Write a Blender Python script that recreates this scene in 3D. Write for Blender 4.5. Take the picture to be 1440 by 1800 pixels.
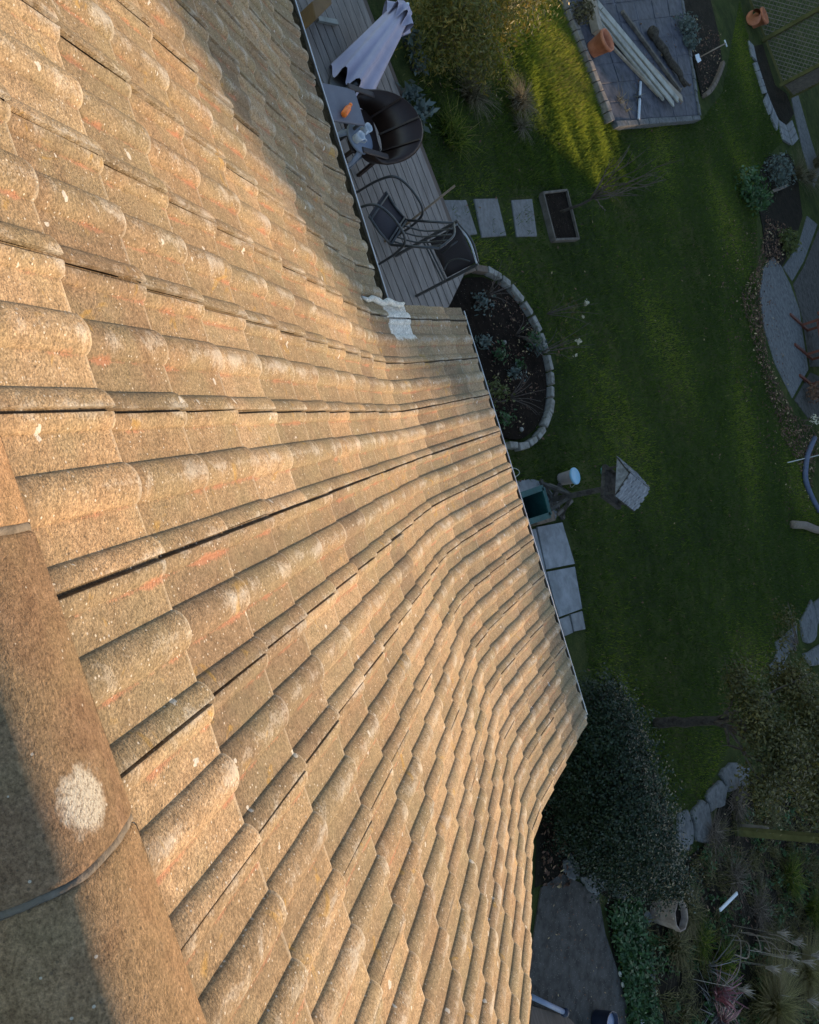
import bpy, math, random
import numpy as np
from mathutils import Vector, Matrix
random.seed(7); RNG = np.random.default_rng(7)
R_ = math.radians
scene = bpy.context.scene
for o in list(bpy.data.objects): bpy.data.objects.remove(o)
COL = scene.collection

# ------------------------------------------------------------------ camera
ZR = 4.95                                   # height of the ridge tile's lower edge above the lawn
CAM = np.array([-0.03622438, -0.53697624, 1.23694182 + ZR])
FPX = 1403.8                                # focal length in photograph pixels (1440 wide)
RC = np.array([[0.30034256, 0.62168829, 0.7233934],
               [0.95125904, -0.25089089, -0.17933207],
               [0.07000417, 0.74199557, -0.66673982]])
cam_d = bpy.data.cameras.new('camera'); cam = bpy.data.objects.new('camera', cam_d); COL.objects.link(cam)
cam_d.sensor_fit = 'HORIZONTAL'; cam_d.sensor_width = 36.0; cam_d.lens = 36.0 * FPX / 1440.0
cam_d.clip_start = 0.05; cam_d.clip_end = 500
M3 = Matrix([RC[0], -RC[1], -RC[2]]).transposed()
cam.matrix_world = Matrix.Translation(Vector(CAM)) @ M3.to_4x4()
scene.camera = cam

# ------------------------------------------------------------------ world, sun, exposure
SUN_AZ, SUN_EL = R_(27), R_(12)           # azimuth from +Y (garden) towards +X
SUN = Vector((math.cos(SUN_EL) * math.sin(SUN_AZ), math.cos(SUN_EL) * math.cos(SUN_AZ), math.sin(SUN_EL)))
world = bpy.data.worlds.new('World'); scene.world = world; world.use_nodes = True
wn = world.node_tree; sky = wn.nodes.new('ShaderNodeTexSky'); sky.sky_type = 'NISHITA'; sky.sun_disc = False
sky.sun_elevation = SUN_EL; sky.sun_rotation = SUN_AZ; sky.dust_density = .8; sky.ozone_density = 1.4
wn.links.new(sky.outputs[0], wn.nodes['Background'].inputs[0]); wn.nodes['Background'].inputs[1].default_value = 0.15
sd = bpy.data.lights.new('sun', 'SUN'); so = bpy.data.objects.new('sun', sd); COL.objects.link(so)
sd.energy = 3.4; sd.angle = R_(0.7); sd.color = (1.0, 0.70, 0.41)
so.rotation_euler = (-SUN).to_track_quat('-Z', 'Y').to_euler(); so.location = (20, 20, 20)
vs = scene.view_settings; vs.view_transform = 'Standard'; vs.look = 'None'; vs.gamma = 1; vs.exposure = 1.38
scene.render.engine = 'CYCLES'
cy = scene.cycles; cy.max_bounces = 4; cy.diffuse_bounces = 3; cy.glossy_bounces = 2; cy.transmission_bounces = 2

# ------------------------------------------------------------------ helpers
def G(px, py, z=0.0):
    """the point at height z that the surveyor's sight line through (px, py) meets"""
    d = RC.T @ np.array([(px - 720) / FPX, (py - 900) / FPX, 1.0]); t = (z - CAM[2]) / d[2]
    p = CAM + d * t
    return Vector((p[0], p[1], z))
def at(px, py, X=None, Y=None):
    """the point on the vertical plane X= or Y= that the sight line meets"""
    d = RC.T @ np.array([(px - 720) / FPX, (py - 900) / FPX, 1.0])
    t = (X - CAM[0]) / d[0] if X is not None else (Y - CAM[1]) / d[1]
    return Vector(CAM + d * t)
ORG = {}
class MB:
    def __init__(s): s.v = []; s.f = []; s.m = []
    def add(s, v, f, mi=0):
        b = len(s.v); s.v += [Vector(x) for x in v]; s.f += [[i + b for i in q] for q in f]; s.m += [mi] * len(f); return s
    def box(s, c, size, ax=None, mi=0, jit=0.0):
        """box centre c, size, ax = 3 axes"""
        ax = ax or (Vector((1, 0, 0)), Vector((0, 1, 0)), Vector((0, 0, 1))); c = Vector(c); vv = []
        for k in range(8):
            sx, sy, sz = (-1, 1)[k & 1], (-1, 1)[k >> 1 & 1], (-1, 1)[k >> 2 & 1]
            p = c + ax[0] * sx * size[0] / 2 + ax[1] * sy * size[1] / 2 + ax[2] * sz * size[2] / 2
            if jit: p = p + Vector((random.uniform(-jit, jit), random.uniform(-jit, jit), random.uniform(-jit, jit) * .5))
            vv.append(p)
        return s.add(vv, [(0, 2, 3, 1), (4, 5, 7, 6), (0, 1, 5, 4), (2, 6, 7, 3), (0, 4, 6, 2), (1, 3, 7, 5)], mi)
    def bar(s, a, b, w, h, up=(0, 0, 1), mi=0):
        a = Vector(a); b = Vector(b); e = (b - a).normalized(); u = Vector(up)
        if abs(e.dot(u)) > .97: u = Vector((1, 0, 0))
        n = e.cross(u).normalized(); u2 = n.cross(e).normalized()
        return s.box((a + b) / 2, ((b - a).length, w, h), (e, n, u2), mi)
    def tube(s, pts, r, n=8, mi=0, caps=True):
        pts = [Vector(p) for p in pts]; rr = r if isinstance(r, (list, tuple)) else [r] * len(pts); vv = []; ff = []
        t = (pts[1] - pts[0]).normalized(); u = Vector((0, 0, 1)) if abs(t.z) < .9 else Vector((1, 0, 0))
        nx = t.cross(u).normalized()
        for i, p in enumerate(pts):
            t = (pts[min(i + 1, len(pts) - 1)] - pts[max(i - 1, 0)]).normalized()
            nx = (nx - t * nx.dot(t)).normalized(); ny = t.cross(nx)
            for k in range(n):
                a = 2 * math.pi * k / n; vv.append(p + (nx * math.cos(a) + ny * math.sin(a)) * rr[i])
        for i in range(len(pts) - 1):
            for k in range(n): ff.append((i * n + k, i * n + (k + 1) % n, (i + 1) * n + (k + 1) % n, (i + 1) * n + k))
        if caps: ff.append(tuple(range(n - 1, -1, -1))); ff.append(tuple(range((len(pts) - 1) * n, len(pts) * n)))
        return s.add(vv, ff, mi)
    def lathe(s, c, prof, n=20, mi=0, ax=None, cap=True):
        """prof: (r, z) from bottom"""
        c = Vector(c); ax = ax or (Vector((1, 0, 0)), Vector((0, 1, 0)), Vector((0, 0, 1))); vv = []; ff = []
        for r, z in prof:
            for k in range(n):
                a = 2 * math.pi * k / n; vv.append(c + ax[0] * math.cos(a) * r + ax[1] * math.sin(a) * r + ax[2] * z)
        for i in range(len(prof) - 1):
            for k in range(n): ff.append((i * n + k, i * n + (k + 1) % n, (i + 1) * n + (k + 1) % n, (i + 1) * n + k))
        if cap: ff.append(tuple(range(n - 1, -1, -1))); ff.append(tuple(range((len(prof) - 1) * n, len(prof) * n)))
        return s.add(vv, ff, mi)
    def prism(s, poly, z0, z1, mi=0, bev=0.0):
        p = [Vector((q[0], q[1], 0)) for q in poly]; n = len(p)
        ar = sum(p[i].x * p[(i + 1) % n].y - p[(i + 1) % n].x * p[i].y for i in range(n))
        if ar < 0: p.reverse()
        c = sum(p, Vector()) / n
        rings = [(0, z0)] + ([(0, z1 - bev), (bev, z1)] if bev else [(0, z1)])
        vv = []; ff = []
        for d, z in rings:
            for q in p:
                w = (c - q); L = w.length; w = w / L if L else w
                vv.append(Vector((q.x + w.x * d, q.y + w.y * d, z)))
        m = len(rings)
        for i in range(m - 1):
            for k in range(n): ff.append((i * n + k, i * n + (k + 1) % n, (i + 1) * n + (k + 1) % n, (i + 1) * n + k))
        ff.append(tuple(range((m - 1) * n, m * n))); ff.append(tuple(range(n - 1, -1, -1)))
        return s.add(vv, ff, mi)
def tag(o, label=None, cat=None, group=None, kind=None):
    if label: o['label'] = label
    if cat: o['category'] = cat
    if group: o['group'] = group
    if kind: o['kind'] = kind
    return o
def empty(name, loc, label, cat, group=None):
    o = bpy.data.objects.new(name, None); o.empty_display_size = .2; COL.objects.link(o); o.location = loc; ORG[o] = Vector(loc)
    return tag(o, label, cat, group)
def link(name, me, mats, parent=None, org=None, smooth=False):
    o = bpy.data.objects.new(name, me); COL.objects.link(o)
    for m in (mats if isinstance(mats, (list, tuple)) else [mats]): me.materials.append(m)
    if parent is not None: o.parent = parent; ORG[o] = ORG[parent]
    else: o.location = org; ORG[o] = org
    if smooth: me.polygons.foreach_set('use_smooth', [True] * len(me.polygons))
    return o
def obj(name, mb, mats, parent=None, smooth=False, org=None):
    if parent is not None: org = ORG[parent]
    elif org is None:
        c = sum(mb.v, Vector()) / len(mb.v); org = Vector((c.x, c.y, min(v.z for v in mb.v)))
    me = bpy.data.meshes.new(name); me.from_pydata([v - org for v in mb.v], [], mb.f); me.update()
    o = link(name, me, mats, parent, org, smooth)
    if any(mb.m): me.polygons.foreach_set('material_index', mb.m)
    return o
def np_obj(name, V, F, mats, parent=None, org=None, tint=None, midx=None):
    """V (n,3) float, F (m,k) int, all faces the same size"""
    org = ORG[parent] if parent is not None else (org if org is not None else Vector((float(V[:, 0].mean()), float(V[:, 1].mean()), 0)))
    me = bpy.data.meshes.new(name); k = F.shape[1]; V = V - np.array(org)
    me.vertices.add(len(V)); me.vertices.foreach_set('co', V.astype(np.float32).ravel())
    me.loops.add(F.size); me.loops.foreach_set('vertex_index', F.astype(np.int32).ravel())
    me.polygons.add(len(F)); me.polygons.foreach_set('loop_start', np.arange(0, F.size, k, dtype=np.int32))
    me.polygons.foreach_set('loop_total', np.full(len(F), k, dtype=np.int32))
    if tint is not None:
        a = me.attributes.new('tint', 'FLOAT', 'FACE'); a.data.foreach_set('value', tint.astype(np.float32))
    me.update(calc_edges=True)
    o = link(name, me, mats, parent, org)
    if midx is not None: me.polygons.foreach_set('material_index', midx.astype(np.int32))
    return o

# ------------------------------------------------------------------ materials
def newmat(name):
    m = bpy.data.materials.new(name); m.use_nodes = True; nt = m.node_tree; b = nt.nodes['Principled BSDF']; return m, nt, b
def N(nt, t, **kw):
    n = nt.nodes.new(t)
    for k, v in kw.items():
        if k[0] == 'i' and k[1:].isdigit(): n.inputs[int(k[1:])].default_value = v
        elif k in n.inputs: n.inputs[k].default_value = v
        else: setattr(n, k, v)
    return n
def ramp(nt, src, stops):
    r = N(nt, 'ShaderNodeValToRGB'); e = r.color_ramp.elements
    while len(e) > 1: e.remove(e[-1])
    e[0].position = stops[0][0]; e[0].color = (*stops[0][1], 1) if len(stops[0][1]) == 3 else stops[0][1]
    for p, c in stops[1:]:
        q = e.new(p); q.color = (*c, 1)
    nt.links.new(src, r.inputs[0]); return r
def g1(v): return (v, v, v)
def mixc(nt, fac, a, b, mode='MIX'):
    m = N(nt, 'ShaderNodeMix', data_type='RGBA', blend_type=mode)
    for sock, val in ((m.inputs[0], fac), (m.inputs[6], a), (m.inputs[7], b)):
        if hasattr(val, 'links'): nt.links.new(val, sock)
        elif isinstance(val, (int, float)): sock.default_value = val
        else: sock.default_value = (*val, 1)
    return m.outputs[2]
def mth(nt, op, a, b=None, clamp=False):
    m = N(nt, 'ShaderNodeMath', operation=op, use_clamp=clamp)
    for i, v in enumerate((a, b)):
        if v is None: continue
        if hasattr(v, 'links'): nt.links.new(v, m.inputs[i])
        else: m.inputs[i].default_value = v
    return m.outputs[0]
def noise(nt, vec, scale, detail=4, rough=.6, dist=0):
    n = N(nt, 'ShaderNodeTexNoise', Scale=scale, Detail=detail, Roughness=rough, Distortion=dist)
    if vec is not None: nt.links.new(vec, n.inputs['Vector'])
    return n.outputs['Fac']
def bump(nt, b, h, strength, dist):
    n = N(nt, 'ShaderNodeBump', Strength=strength, Distance=dist); nt.links.new(h, n.inputs['Height']); nt.links.new(n.outputs[0], b.inputs['Normal']); return n
def pm(name, c1, c2, scale=8, rough=.8, bmp=.3, bscale=60, bdist=.004, stretch=None, speck=None, spec=.3, c3=None):
    """general weathered surface: two or three tones mixed by noise, fine relief"""
    m, nt, b = newmat(name); geo = N(nt, 'ShaderNodeNewGeometry').outputs['Position']
    if stretch:
        mp = N(nt, 'ShaderNodeMapping'); mp.inputs['Scale'].default_value = stretch[:3]
        if len(stretch) > 3: mp.vector_type = 'POINT'; mp.inputs['Rotation'].default_value = (0, 0, stretch[3])
        nt.links.new(geo, mp.inputs[0]); vec = mp.outputs[0]
    else: vec = geo
    f = noise(nt, vec, scale, 6, .65, .3)
    st = [(.3, c1), (.7, c2)] if c3 is None else [(.28, c1), (.52, c2), (.72, c3)]
    col = ramp(nt, f, st).outputs[0]
    if speck:
        v = N(nt, 'ShaderNodeTexVoronoi', Scale=speck[1]); nt.links.new(geo, v.inputs['Vector'])
        k = mth(nt, 'LESS_THAN', v.outputs['Distance'], speck[2]); col = mixc(nt, k, col, speck[0])
    nt.links.new(col, b.inputs['Base Color']); b.inputs['Roughness'].default_value = rough; b.inputs['Specular IOR Level'].default_value = spec
    if bmp: bump(nt, b, noise(nt, vec, bscale, 5, .7), bmp, bdist)
    return m
def leafmat(name, stops, rough=.45, trans=.25, spec=.4):
    m, nt, b = newmat(name); a = N(nt, 'ShaderNodeAttribute', attribute_name='tint')
    r = ramp(nt, a.outputs['Fac'], stops); nt.links.new(r.outputs[0], b.inputs['Base Color'])
    b.inputs['Roughness'].default_value = rough; b.inputs['Specular IOR Level'].default_value = spec
    if trans:
        t = N(nt, 'ShaderNodeBsdfTranslucent'); nt.links.new(r.outputs[0], t.inputs[0]); mx = N(nt, 'ShaderNodeMixShader', i0=trans)
        nt.links.new(b.outputs[0], mx.inputs[1]); nt.links.new(t.outputs[0], mx.inputs[2]); nt.links.new(mx.outputs[0], nt.nodes['Material Output'].inputs[0])
    return m
def tile_material(name, kind='tile'):
    m, nt, b = newmat(name); geo = N(nt, 'ShaderNodeNewGeometry').outputs['Position']; L = nt.links
    uvn = N(nt, 'ShaderNodeUVMap', uv_map='UVMap'); sep = N(nt, 'ShaderNodeSeparateXYZ'); L.new(uvn.outputs[0], sep.inputs[0]); u, v = sep.outputs[0], sep.outputs[1]
    rnd = N(nt, 'ShaderNodeObjectInfo').outputs['Random']
    big = noise(nt, geo, 5, 2, .6, .4); mid = noise(nt, geo, 34, 4, .75, .3); fine = noise(nt, geo, 165, 3, .85)
    col = ramp(nt, mid, [(.25, (.175, .121, .073)), (.5, (.288, .209, .130)), (.75, (.38, .286, .188))]).outputs[0]
    tone = ramp(nt, rnd, [(0, (.64, .63, .64)), (.2, (.95, .88, .80)), (.45, (.82, .84, .80)), (.7, (1.12, 1.04, .94)), (1, (1.24, 1.22, 1.18))]).outputs[0]
    col = mixc(nt, 1.0, col, tone, 'MULTIPLY')
    col = mixc(nt, mth(nt, 'MULTIPLY', ramp(nt, big, [(.42, g1(0)), (.66, g1(1))]).outputs[0], .45), col, (.235, .20, .115))
    if kind == 'ridge': col = mixc(nt, 1.0, col, (.98, .88, .84), 'MULTIPLY')
    if kind == 'white':                      # splashed limewash that stops short of the far edge of the tile
        sx_ = N(nt, 'ShaderNodeSeparateXYZ'); L.new(geo, sx_.inputs[0]); e_ = mth(nt, 'ADD', sx_.outputs[0], mth(nt, 'MULTIPLY', mth(nt, 'SUBTRACT', noise(nt, geo, 25, 3, .7), .5), .10))
        k = ramp(nt, mth(nt, 'ADD', e_, 1.0), [(.245, g1(1)), (.265, g1(0))]).outputs[0]
        col = mixc(nt, k, col, ramp(nt, mid, [(.3, (.40, .36, .30)), (.55, (.66, .62, .54)), (.8, (.78, .75, .68))]).outputs[0])
    # grain of the granular concrete
    gr = ramp(nt, fine, [(.30, g1(.38)), (.5, g1(1)), (.68, g1(1.62))]).outputs[0]; col = mixc(nt, .9, col, gr, 'MULTIPLY')
    if kind == 'tile':
        # worn remains of the red paint beside the rolls
        def band(c, w): return mth(nt, 'SUBTRACT', 1.0, mth(nt, 'DIVIDE', mth(nt, 'ABSOLUTE', mth(nt, 'SUBTRACT', u, c)), w), True)
        bb = mth(nt, 'MAXIMUM', band(.040, .014), band(.190, .014))
        rn = noise(nt, geo, 7, 3, .6, .5); rr = mth(nt, 'ADD', mth(nt, 'MULTIPLY', rn, 1.0), mth(nt, 'MULTIPLY', fine, .55))
        rr = mth(nt, 'ADD', rr, mth(nt, 'MULTIPLY', bb, .27)); rm = ramp(nt, rr, [(.995, g1(0)), (1.0, g1(0))])
        k = ramp(nt, mth(nt, 'SUBTRACT', rr, .30), [(.70, g1(0)), (.82, g1(1))]).outputs[0]
        col = mixc(nt, mth(nt, 'MULTIPLY', k, .50), col, (.46, .185, .11))
        # pale crust on roll ends
        rb = mth(nt, 'MAXIMUM', band(.145, .045), mth(nt, 'MAXIMUM', band(.295, .03), band(.0, .035)))
        tail = ramp(nt, v, [(.2, g1(.35)), (.98, g1(.62))]).outputs[0]
        ln = noise(nt, geo, 9, 4, .75, .6)
        lk = mth(nt, 'ADD', mth(nt, 'MULTIPLY', mth(nt, 'MULTIPLY', rb, tail), .30), mth(nt, 'ADD', mth(nt, 'MULTIPLY', ln, .70), mth(nt, 'MULTIPLY', fine, .30)))
        k = ramp(nt, lk, [(.60, g1(0)), (.74, g1(1))]).outputs[0]
        col = mixc(nt, mth(nt, 'MULTIPLY', k, .52), col, (.56, .53, .46))
        # dirt washed into the lap below the tile above, and dark runs down the slope
        lapd = ramp(nt, v, [(.0, g1(1)), (.16, g1(0))]).outputs[0]; col = mixc(nt, mth(nt, 'MULTIPLY', lapd, .45), col, (.10, .075, .05))
        mpr = N(nt, 'ShaderNodeMapping'); mpr.inputs['Scale'].default_value = (16, 1.6, 1.6); L.new(geo, mpr.inputs[0]); rn2 = noise(nt, mpr.outputs[0], 1.0, 4, .7, .4)
        col = mixc(nt, mth(nt, 'MULTIPLY', ramp(nt, rn2, [(.50, g1(0)), (.68, g1(1))]).outputs[0], .38), col, (.12, .095, .062))
        # scattered bird lime and lichen spots
        vo = N(nt, 'ShaderNodeTexVoronoi', Scale=17); vo.inputs['Randomness'].default_value = 1
        mp = N(nt, 'ShaderNodeVectorMath', operation='ADD'); L.new(geo, mp.inputs[0])
        nn = N(nt, 'ShaderNodeTexNoise', Scale=40, Detail=2); L.new(geo, nn.inputs['Vector']); sc = N(nt, 'ShaderNodeVectorMath', operation='SCALE'); sc.inputs['Scale'].default_value = .035
        L.new(nn.outputs['Color'], sc.inputs[0]); L.new(sc.outputs[0], mp.inputs[1]); L.new(mp.outputs[0], vo.inputs['Vector'])
        sp = N(nt, 'ShaderNodeSeparateColor'); L.new(vo.outputs['Color'], sp.inputs[0])
        hit = mth(nt, 'MULTIPLY', mth(nt, 'LESS_THAN', vo.outputs['Distance'], mth(nt, 'MULTIPLY', sp.outputs[1], .2)), mth(nt, 'GREATER_THAN', sp.outputs[0], .76))
        col = mixc(nt, mth(nt, 'MULTIPLY', hit, .7), col, (.60, .58, .52))
        # yellow lichen
        yk = ramp(nt, noise(nt, geo, 6.3, 3, .75, 1.2), [(.63, g1(0)), (.70, g1(1))]).outputs[0]
        col = mixc(nt, mth(nt, 'MULTIPLY', mth(nt, 'MULTIPLY', yk, fine), .9), col, (.42, .25, .045))
        lip = ramp(nt, v, [(.955, g1(0)), (.985, g1(1))]).outputs[0]; col = mixc(nt, mth(nt, 'MULTIPLY', lip, .35), col, (.52, .46, .36))
        # dark band along the interlock groove
        dk = mth(nt, 'MULTIPLY', band(-.001, .008), .9); col = mixc(nt, dk, col, (.035, .028, .02))
    if kind == 'ridge':
        vo = N(nt, 'ShaderNodeTexVoronoi', Scale=9); L.new(geo, vo.inputs['Vector'])
        k = ramp(nt, mth(nt, 'ADD', noise(nt, geo, 60, 5, .7), mth(nt, 'MULTIPLY', big, .8)), [(1.02, g1(0)), (1.1, g1(.0))])
        # one big disc of pale crustose lichen
        pc = N(nt, 'ShaderNodeVectorMath', operation='DISTANCE'); L.new(geo, pc.inputs[0]); pc.inputs[1].default_value = LICHEN
        dd = mth(nt, 'ADD', pc.outputs['Value'], mth(nt, 'MULTIPLY', mth(nt, 'SUBTRACT', noise(nt, geo, 45, 5, .7), .5), .055))
        k = ramp(nt, dd, [(.036, g1(1)), (.052, g1(0))]).outputs[0]; k = mth(nt, 'MULTIPLY', k, ramp(nt, fine, [(.36, g1(.25)), (.52, g1(1))]).outputs[0]); col = mixc(nt, mth(nt, 'MULTIPLY', k, .72), col, (.60, .58, .50))
        k2 = ramp(nt, noise(nt, geo, 11, 6, .75, .8), [(.62, g1(0)), (.75, g1(1))]).outputs[0]; col = mixc(nt, mth(nt, 'MULTIPLY', k2, .45), col, (.17, .15, .12))
    vs_ = N(nt, 'ShaderNodeTexVoronoi', Scale=105); L.new(geo, vs_.inputs['Vector'])
    s2 = N(nt, 'ShaderNodeSeparateColor'); L.new(vs_.outputs['Color'], s2.inputs[0])
    pit = mth(nt, 'MULTIPLY', mth(nt, 'LESS_THAN', vs_.outputs['Distance'], .28), mth(nt, 'GREATER_THAN', s2.outputs[0], .93)); col = mixc(nt, mth(nt, 'MULTIPLY', pit, .6), col, (.07, .055, .04))
    wsp = mth(nt, 'MULTIPLY', mth(nt, 'LESS_THAN', vs_.outputs['Distance'], .25), mth(nt, 'LESS_THAN', s2.outputs[0], .12 if kind != 'ridge' else .03)); col = mixc(nt, mth(nt, 'MULTIPLY', wsp, .6), col, (.62, .58, .5))
    L.new(col, b.inputs['Base Color']); b.inputs['Roughness'].default_value = .92; b.inputs['Specular IOR Level'].default_value = .2
    if kind == 'ridge':
        bump(nt, b, noise(nt, geo, 210, 3, .85), 1.0, .007)
    else: bump(nt, b, noise(nt, geo, 150, 3, .8), .9, .0050)
    return m
def ridge_hit(px, py):
    for i in range(1, 280):
        y = -i * .001; p = at(px, py, Y=y); zs = ZR + .012 + .112 * (1 - min(1, abs((y + .15) / .15)) ** 1.7)
        if p.z >= zs - .001 and i > 5: return p
    return at(px, py, Y=-.08)
LICHEN = tuple(ridge_hit(150, 1402))
M = {}
M['tile'] = tile_material('weathered_concrete_tile'); M['tile_white'] = tile_material('limewashed_tile', 'white'); M['ridge'] = tile_material('ridge_concrete', 'ridge')
M['mortar'] = pm('mortar', (.085, .072, .056), (.20, .17, .135), 30, .95, .8, 120, .006)
M['render'] = pm('wall_render', (.45, .42, .36), (.58, .55, .48), 4, .9, .3, 80, .003)
M['sarking'] = pm('dark_felt', (.02, .018, .016), (.04, .035, .03), 10, .95, .2, spec=0.06)
M['gutter'] = pm('gutter_plastic', (.50, .50, .50), (.72, .72, .72), 6, .45, .08, 40, .002, spec=.5)
M['fascia'] = pm('fascia_board', (.10, .075, .05), (.16, .12, .08), 6, .7, .2)
M['debris'] = pm('gutter_debris', (.025, .018, .010), (.085, .06, .03), 40, .95, 1, 90, .02, spec=0.06)
M['deck'] = pm('deck_wood', (0.162, 0.134, 0.1143), (0.2916, 0.245, 0.2115), 4, .8, .4, 40, .003, stretch=(.6, 5, 5), spec=0.06)
M['deck_trim'] = pm('deck_trim_wood', (0.09, 0.0675, 0.0525), (0.15, 0.1125, 0.09), 5, .8, .4, 40, .003, stretch=(0.75, 10.5, 10.5), spec=0.06)
M['soil'] = pm('garden_soil', (0.006, 0.0042, 0.0028), (0.022, 0.0145, 0.010), 9, .95, 1, 40, .03, speck=((0.225, 0.196, 0.156), 22, .085), spec=0.06)
M['soil2'] = pm('bed_soil', (0.0096, 0.008, 0.0056), (0.032, 0.0256, 0.0176), 5, .95, 1, 40, .03, speck=((0.128, 0.104, 0.072), 15, .10), spec=0.06)
M['stone'] = pm('edging_stone', (0.0936, 0.0816, 0.062), (0.2448, 0.2244, 0.1922), 11, .9, .7, 70, .006, c3=(0.3024, 0.2856, 0.2542), spec=0.06)
M['brick_stone'] = pm('edging_brick', (.10, .075, .055), (.20, .15, .115), 9, .9, .7, 70, .006, spec=0.06)
M['step'] = pm('pebble_slab', (0.09945, 0.09225, 0.08775), (0.153, 0.1439, 0.1334), 16, .85, .2, 45, .003, c3=(0.1913, 0.1808, 0.172))
M['slab'] = pm('concrete_slab', (.13, .135, .135), (.225, .23, .235), 4.5, .8, .35, 50, .003, c3=(.30, .305, .31), spec=.15)
M['slab2'] = pm('worn_slab', (0.143, 0.1375, 0.132), (0.264, 0.2585, 0.253), 6, .85, .5, 60, .004, spec=0.06)
M['flag'] = pm('flagstone', (.06, .06, .058), (.125, .122, .118), 9, .9, .7, 40, .008, c3=(.17, .165, .16), spec=.1)
M['path'] = pm('aggregate_path', (.035, .031, .027), (.075, .068, .060), 7, .9, .8, 60, .006, speck=((.22, .20, .17), 30, .13), c3=(.10, .092, .083), spec=.06)
M['patio'] = pm('patio_slab', (0.02604, 0.02604, 0.03069), (0.06324, 0.06324, 0.0757), 5, .6, .4, 40, .003, c3=(0.09672, 0.093, 0.1064), spec=0.06)
M['patio_edge'] = pm('patio_edge_stone', (.12, .10, .085), (.28, .24, .20), 8, .9, .8, 40, .01, spec=0.06)
M['timber'] = pm('old_timber', (.075, .062, .05), (.17, .145, .12), 7, .85, .5, 40, .004, spec=0.06)
M['plank'] = pm('grey_plank', (0.1836, 0.1704, 0.1421), (0.3128, 0.2948, 0.2486), 4, .75, .4, 30, .003, c3=(0.374, 0.3604, 0.3197))
M['plank_brown'] = pm('brown_plank', (.17, .13, .09), (.33, .27, .20), 5, .8, .4, 30, .003)
M['log'] = pm('dark_log', (.03, .024, .018), (.10, .085, .07), 14, .95, .9, 40, .02, spec=0.06)
M['terracotta'] = pm('terracotta', (.36, .115, .055), (.50, .19, .10), 9, .8, .2, 70, .002)
M['terracotta_old'] = pm('old_terracotta', (.15, .10, .075), (.30, .24, .20), 9, .9, .4, 70, .003)
M['metal'] = pm('grey_metal', (.42, .43, .46), (.58, .59, .62), 9, .4, .05, spec=.6)
M['tubeframe'] = pm('bronze_tube', (0.02475, 0.0225, 0.0225), (0.0495, 0.04725, 0.04725), 12, .42, .05, spec=.6)
M['sling'] = pm('sling_mesh_fabric', (.050, .042, .044), (.072, .062, .064), 200, .8, .3, 500, .001, spec=0.06)
M['brown_plastic'] = pm('brown_plastic', (0.018, 0.0072, 0.0042), (0.027, 0.0114, 0.0066), 6, .5, .03, spec=.4)
M['table'] = pm('grey_table_top', (.095, .09, .11), (.13, .125, .145), 6, .5, .03, spec=.4)
M['grey_plastic'] = pm('grey_plastic', (.20, .22, .27), (.27, .29, .35), 5, .5, .02, spec=.4)
M['white_mug'] = pm('white_ceramic', (.55, .55, .56), (.68, .68, .69), 8, .3, 0, spec=.5)
M['orange'] = pm('orange_plastic', (.75, .13, .02), (.9, .22, .03), 20, .4, 0)
M['parasol'] = pm('parasol_fabric', (.35, .31, .37), (.42, .375, .44), 4, .85, .25, 600, .001)
M['broom'] = pm('broom_handle', (.13, .085, .05), (.22, .15, .095), 20, .6, .1)
M['birdwood'] = pm('bird_table_wood', (.035, .03, .026), (.10, .09, .08), 14, .85, .6, 60, .005, spec=0.06)
M['shingle'] = pm('bird_table_shingle', (.12, .12, .125), (.30, .30, .31), 18, .85, .6, 60, .005)
M['teal'] = pm('teal_plastic', (.008, .045, .042), (.02, .085, .08), 8, .5, .05)
M['bucket'] = pm('bucket_plastic', (.36, .30, .29), (.45, .39, .38), 8, .5, .02)
M['lid'] = pm('blue_lid', (.20, .38, .50), (.27, .46, .58), 8, .45, .02)
M['green_ring'] = pm('green_plastic_ring', (.16, .36, .30), (.22, .45, .38), 8, .45, 0)
M['trellis'] = pm('trellis_wood', (.085, .068, .052), (.17, .14, .11), 8, .85, .4)
M['olive_wood'] = pm('treated_post', (.06, .058, .02), (.12, .11, .045), 5, .8, .4, 40, .003, spec=0.06)
M['bench'] = pm('red_stained_wood', (.085, .025, .015), (.14, .045, .03), 8, .6, .3)
M['bark'] = pm('bark', (.03, .024, .019), (.085, .07, .058), 18, .95, 1, 60, .012, spec=0.06)
M['twig'] = pm('twig', (.055, .042, .034), (.13, .10, .085), 18, .9, .4)
M['pale_twig'] = pm('pale_twig', (0.119, 0.09071, 0.07013), (0.224, 0.1752, 0.1374), 18, .9, .4)
M['hose'] = pm('blue_grey_edging', (0.052, 0.063, 0.108), (0.088, 0.105, 0.162), 9, .5, .1)
M['cane'] = pm('cane', (.36, .34, .28), (.5, .48, .42), 20, .7, .1)
M['navy'] = pm('navy_plastic', (.012, .016, .035), (.022, .03, .055), 9, .5, .05)
M['pale_blue'] = pm('pale_blue_plastic', (.16, .19, .27), (.22, .25, .33), 9, .5, .05)
M['brown_panel'] = pm('brown_wood_panel', (.10, .055, .02), (.17, .095, .035), 5, .7, .3)
M['white'] = pm('white_plastic', (.5, .52, .54), (.62, .64, .66), 9, .5, .05)
M['shade_caster_wall'] = pm('shade_caster_brick', (.20, .10, .07), (.30, .16, .11), 6, .9, .4)
M['shade_caster_roof'] = pm('shade_caster_roof', (.10, .06, .045), (.16, .09, .07), 6, .9, .4)
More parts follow.
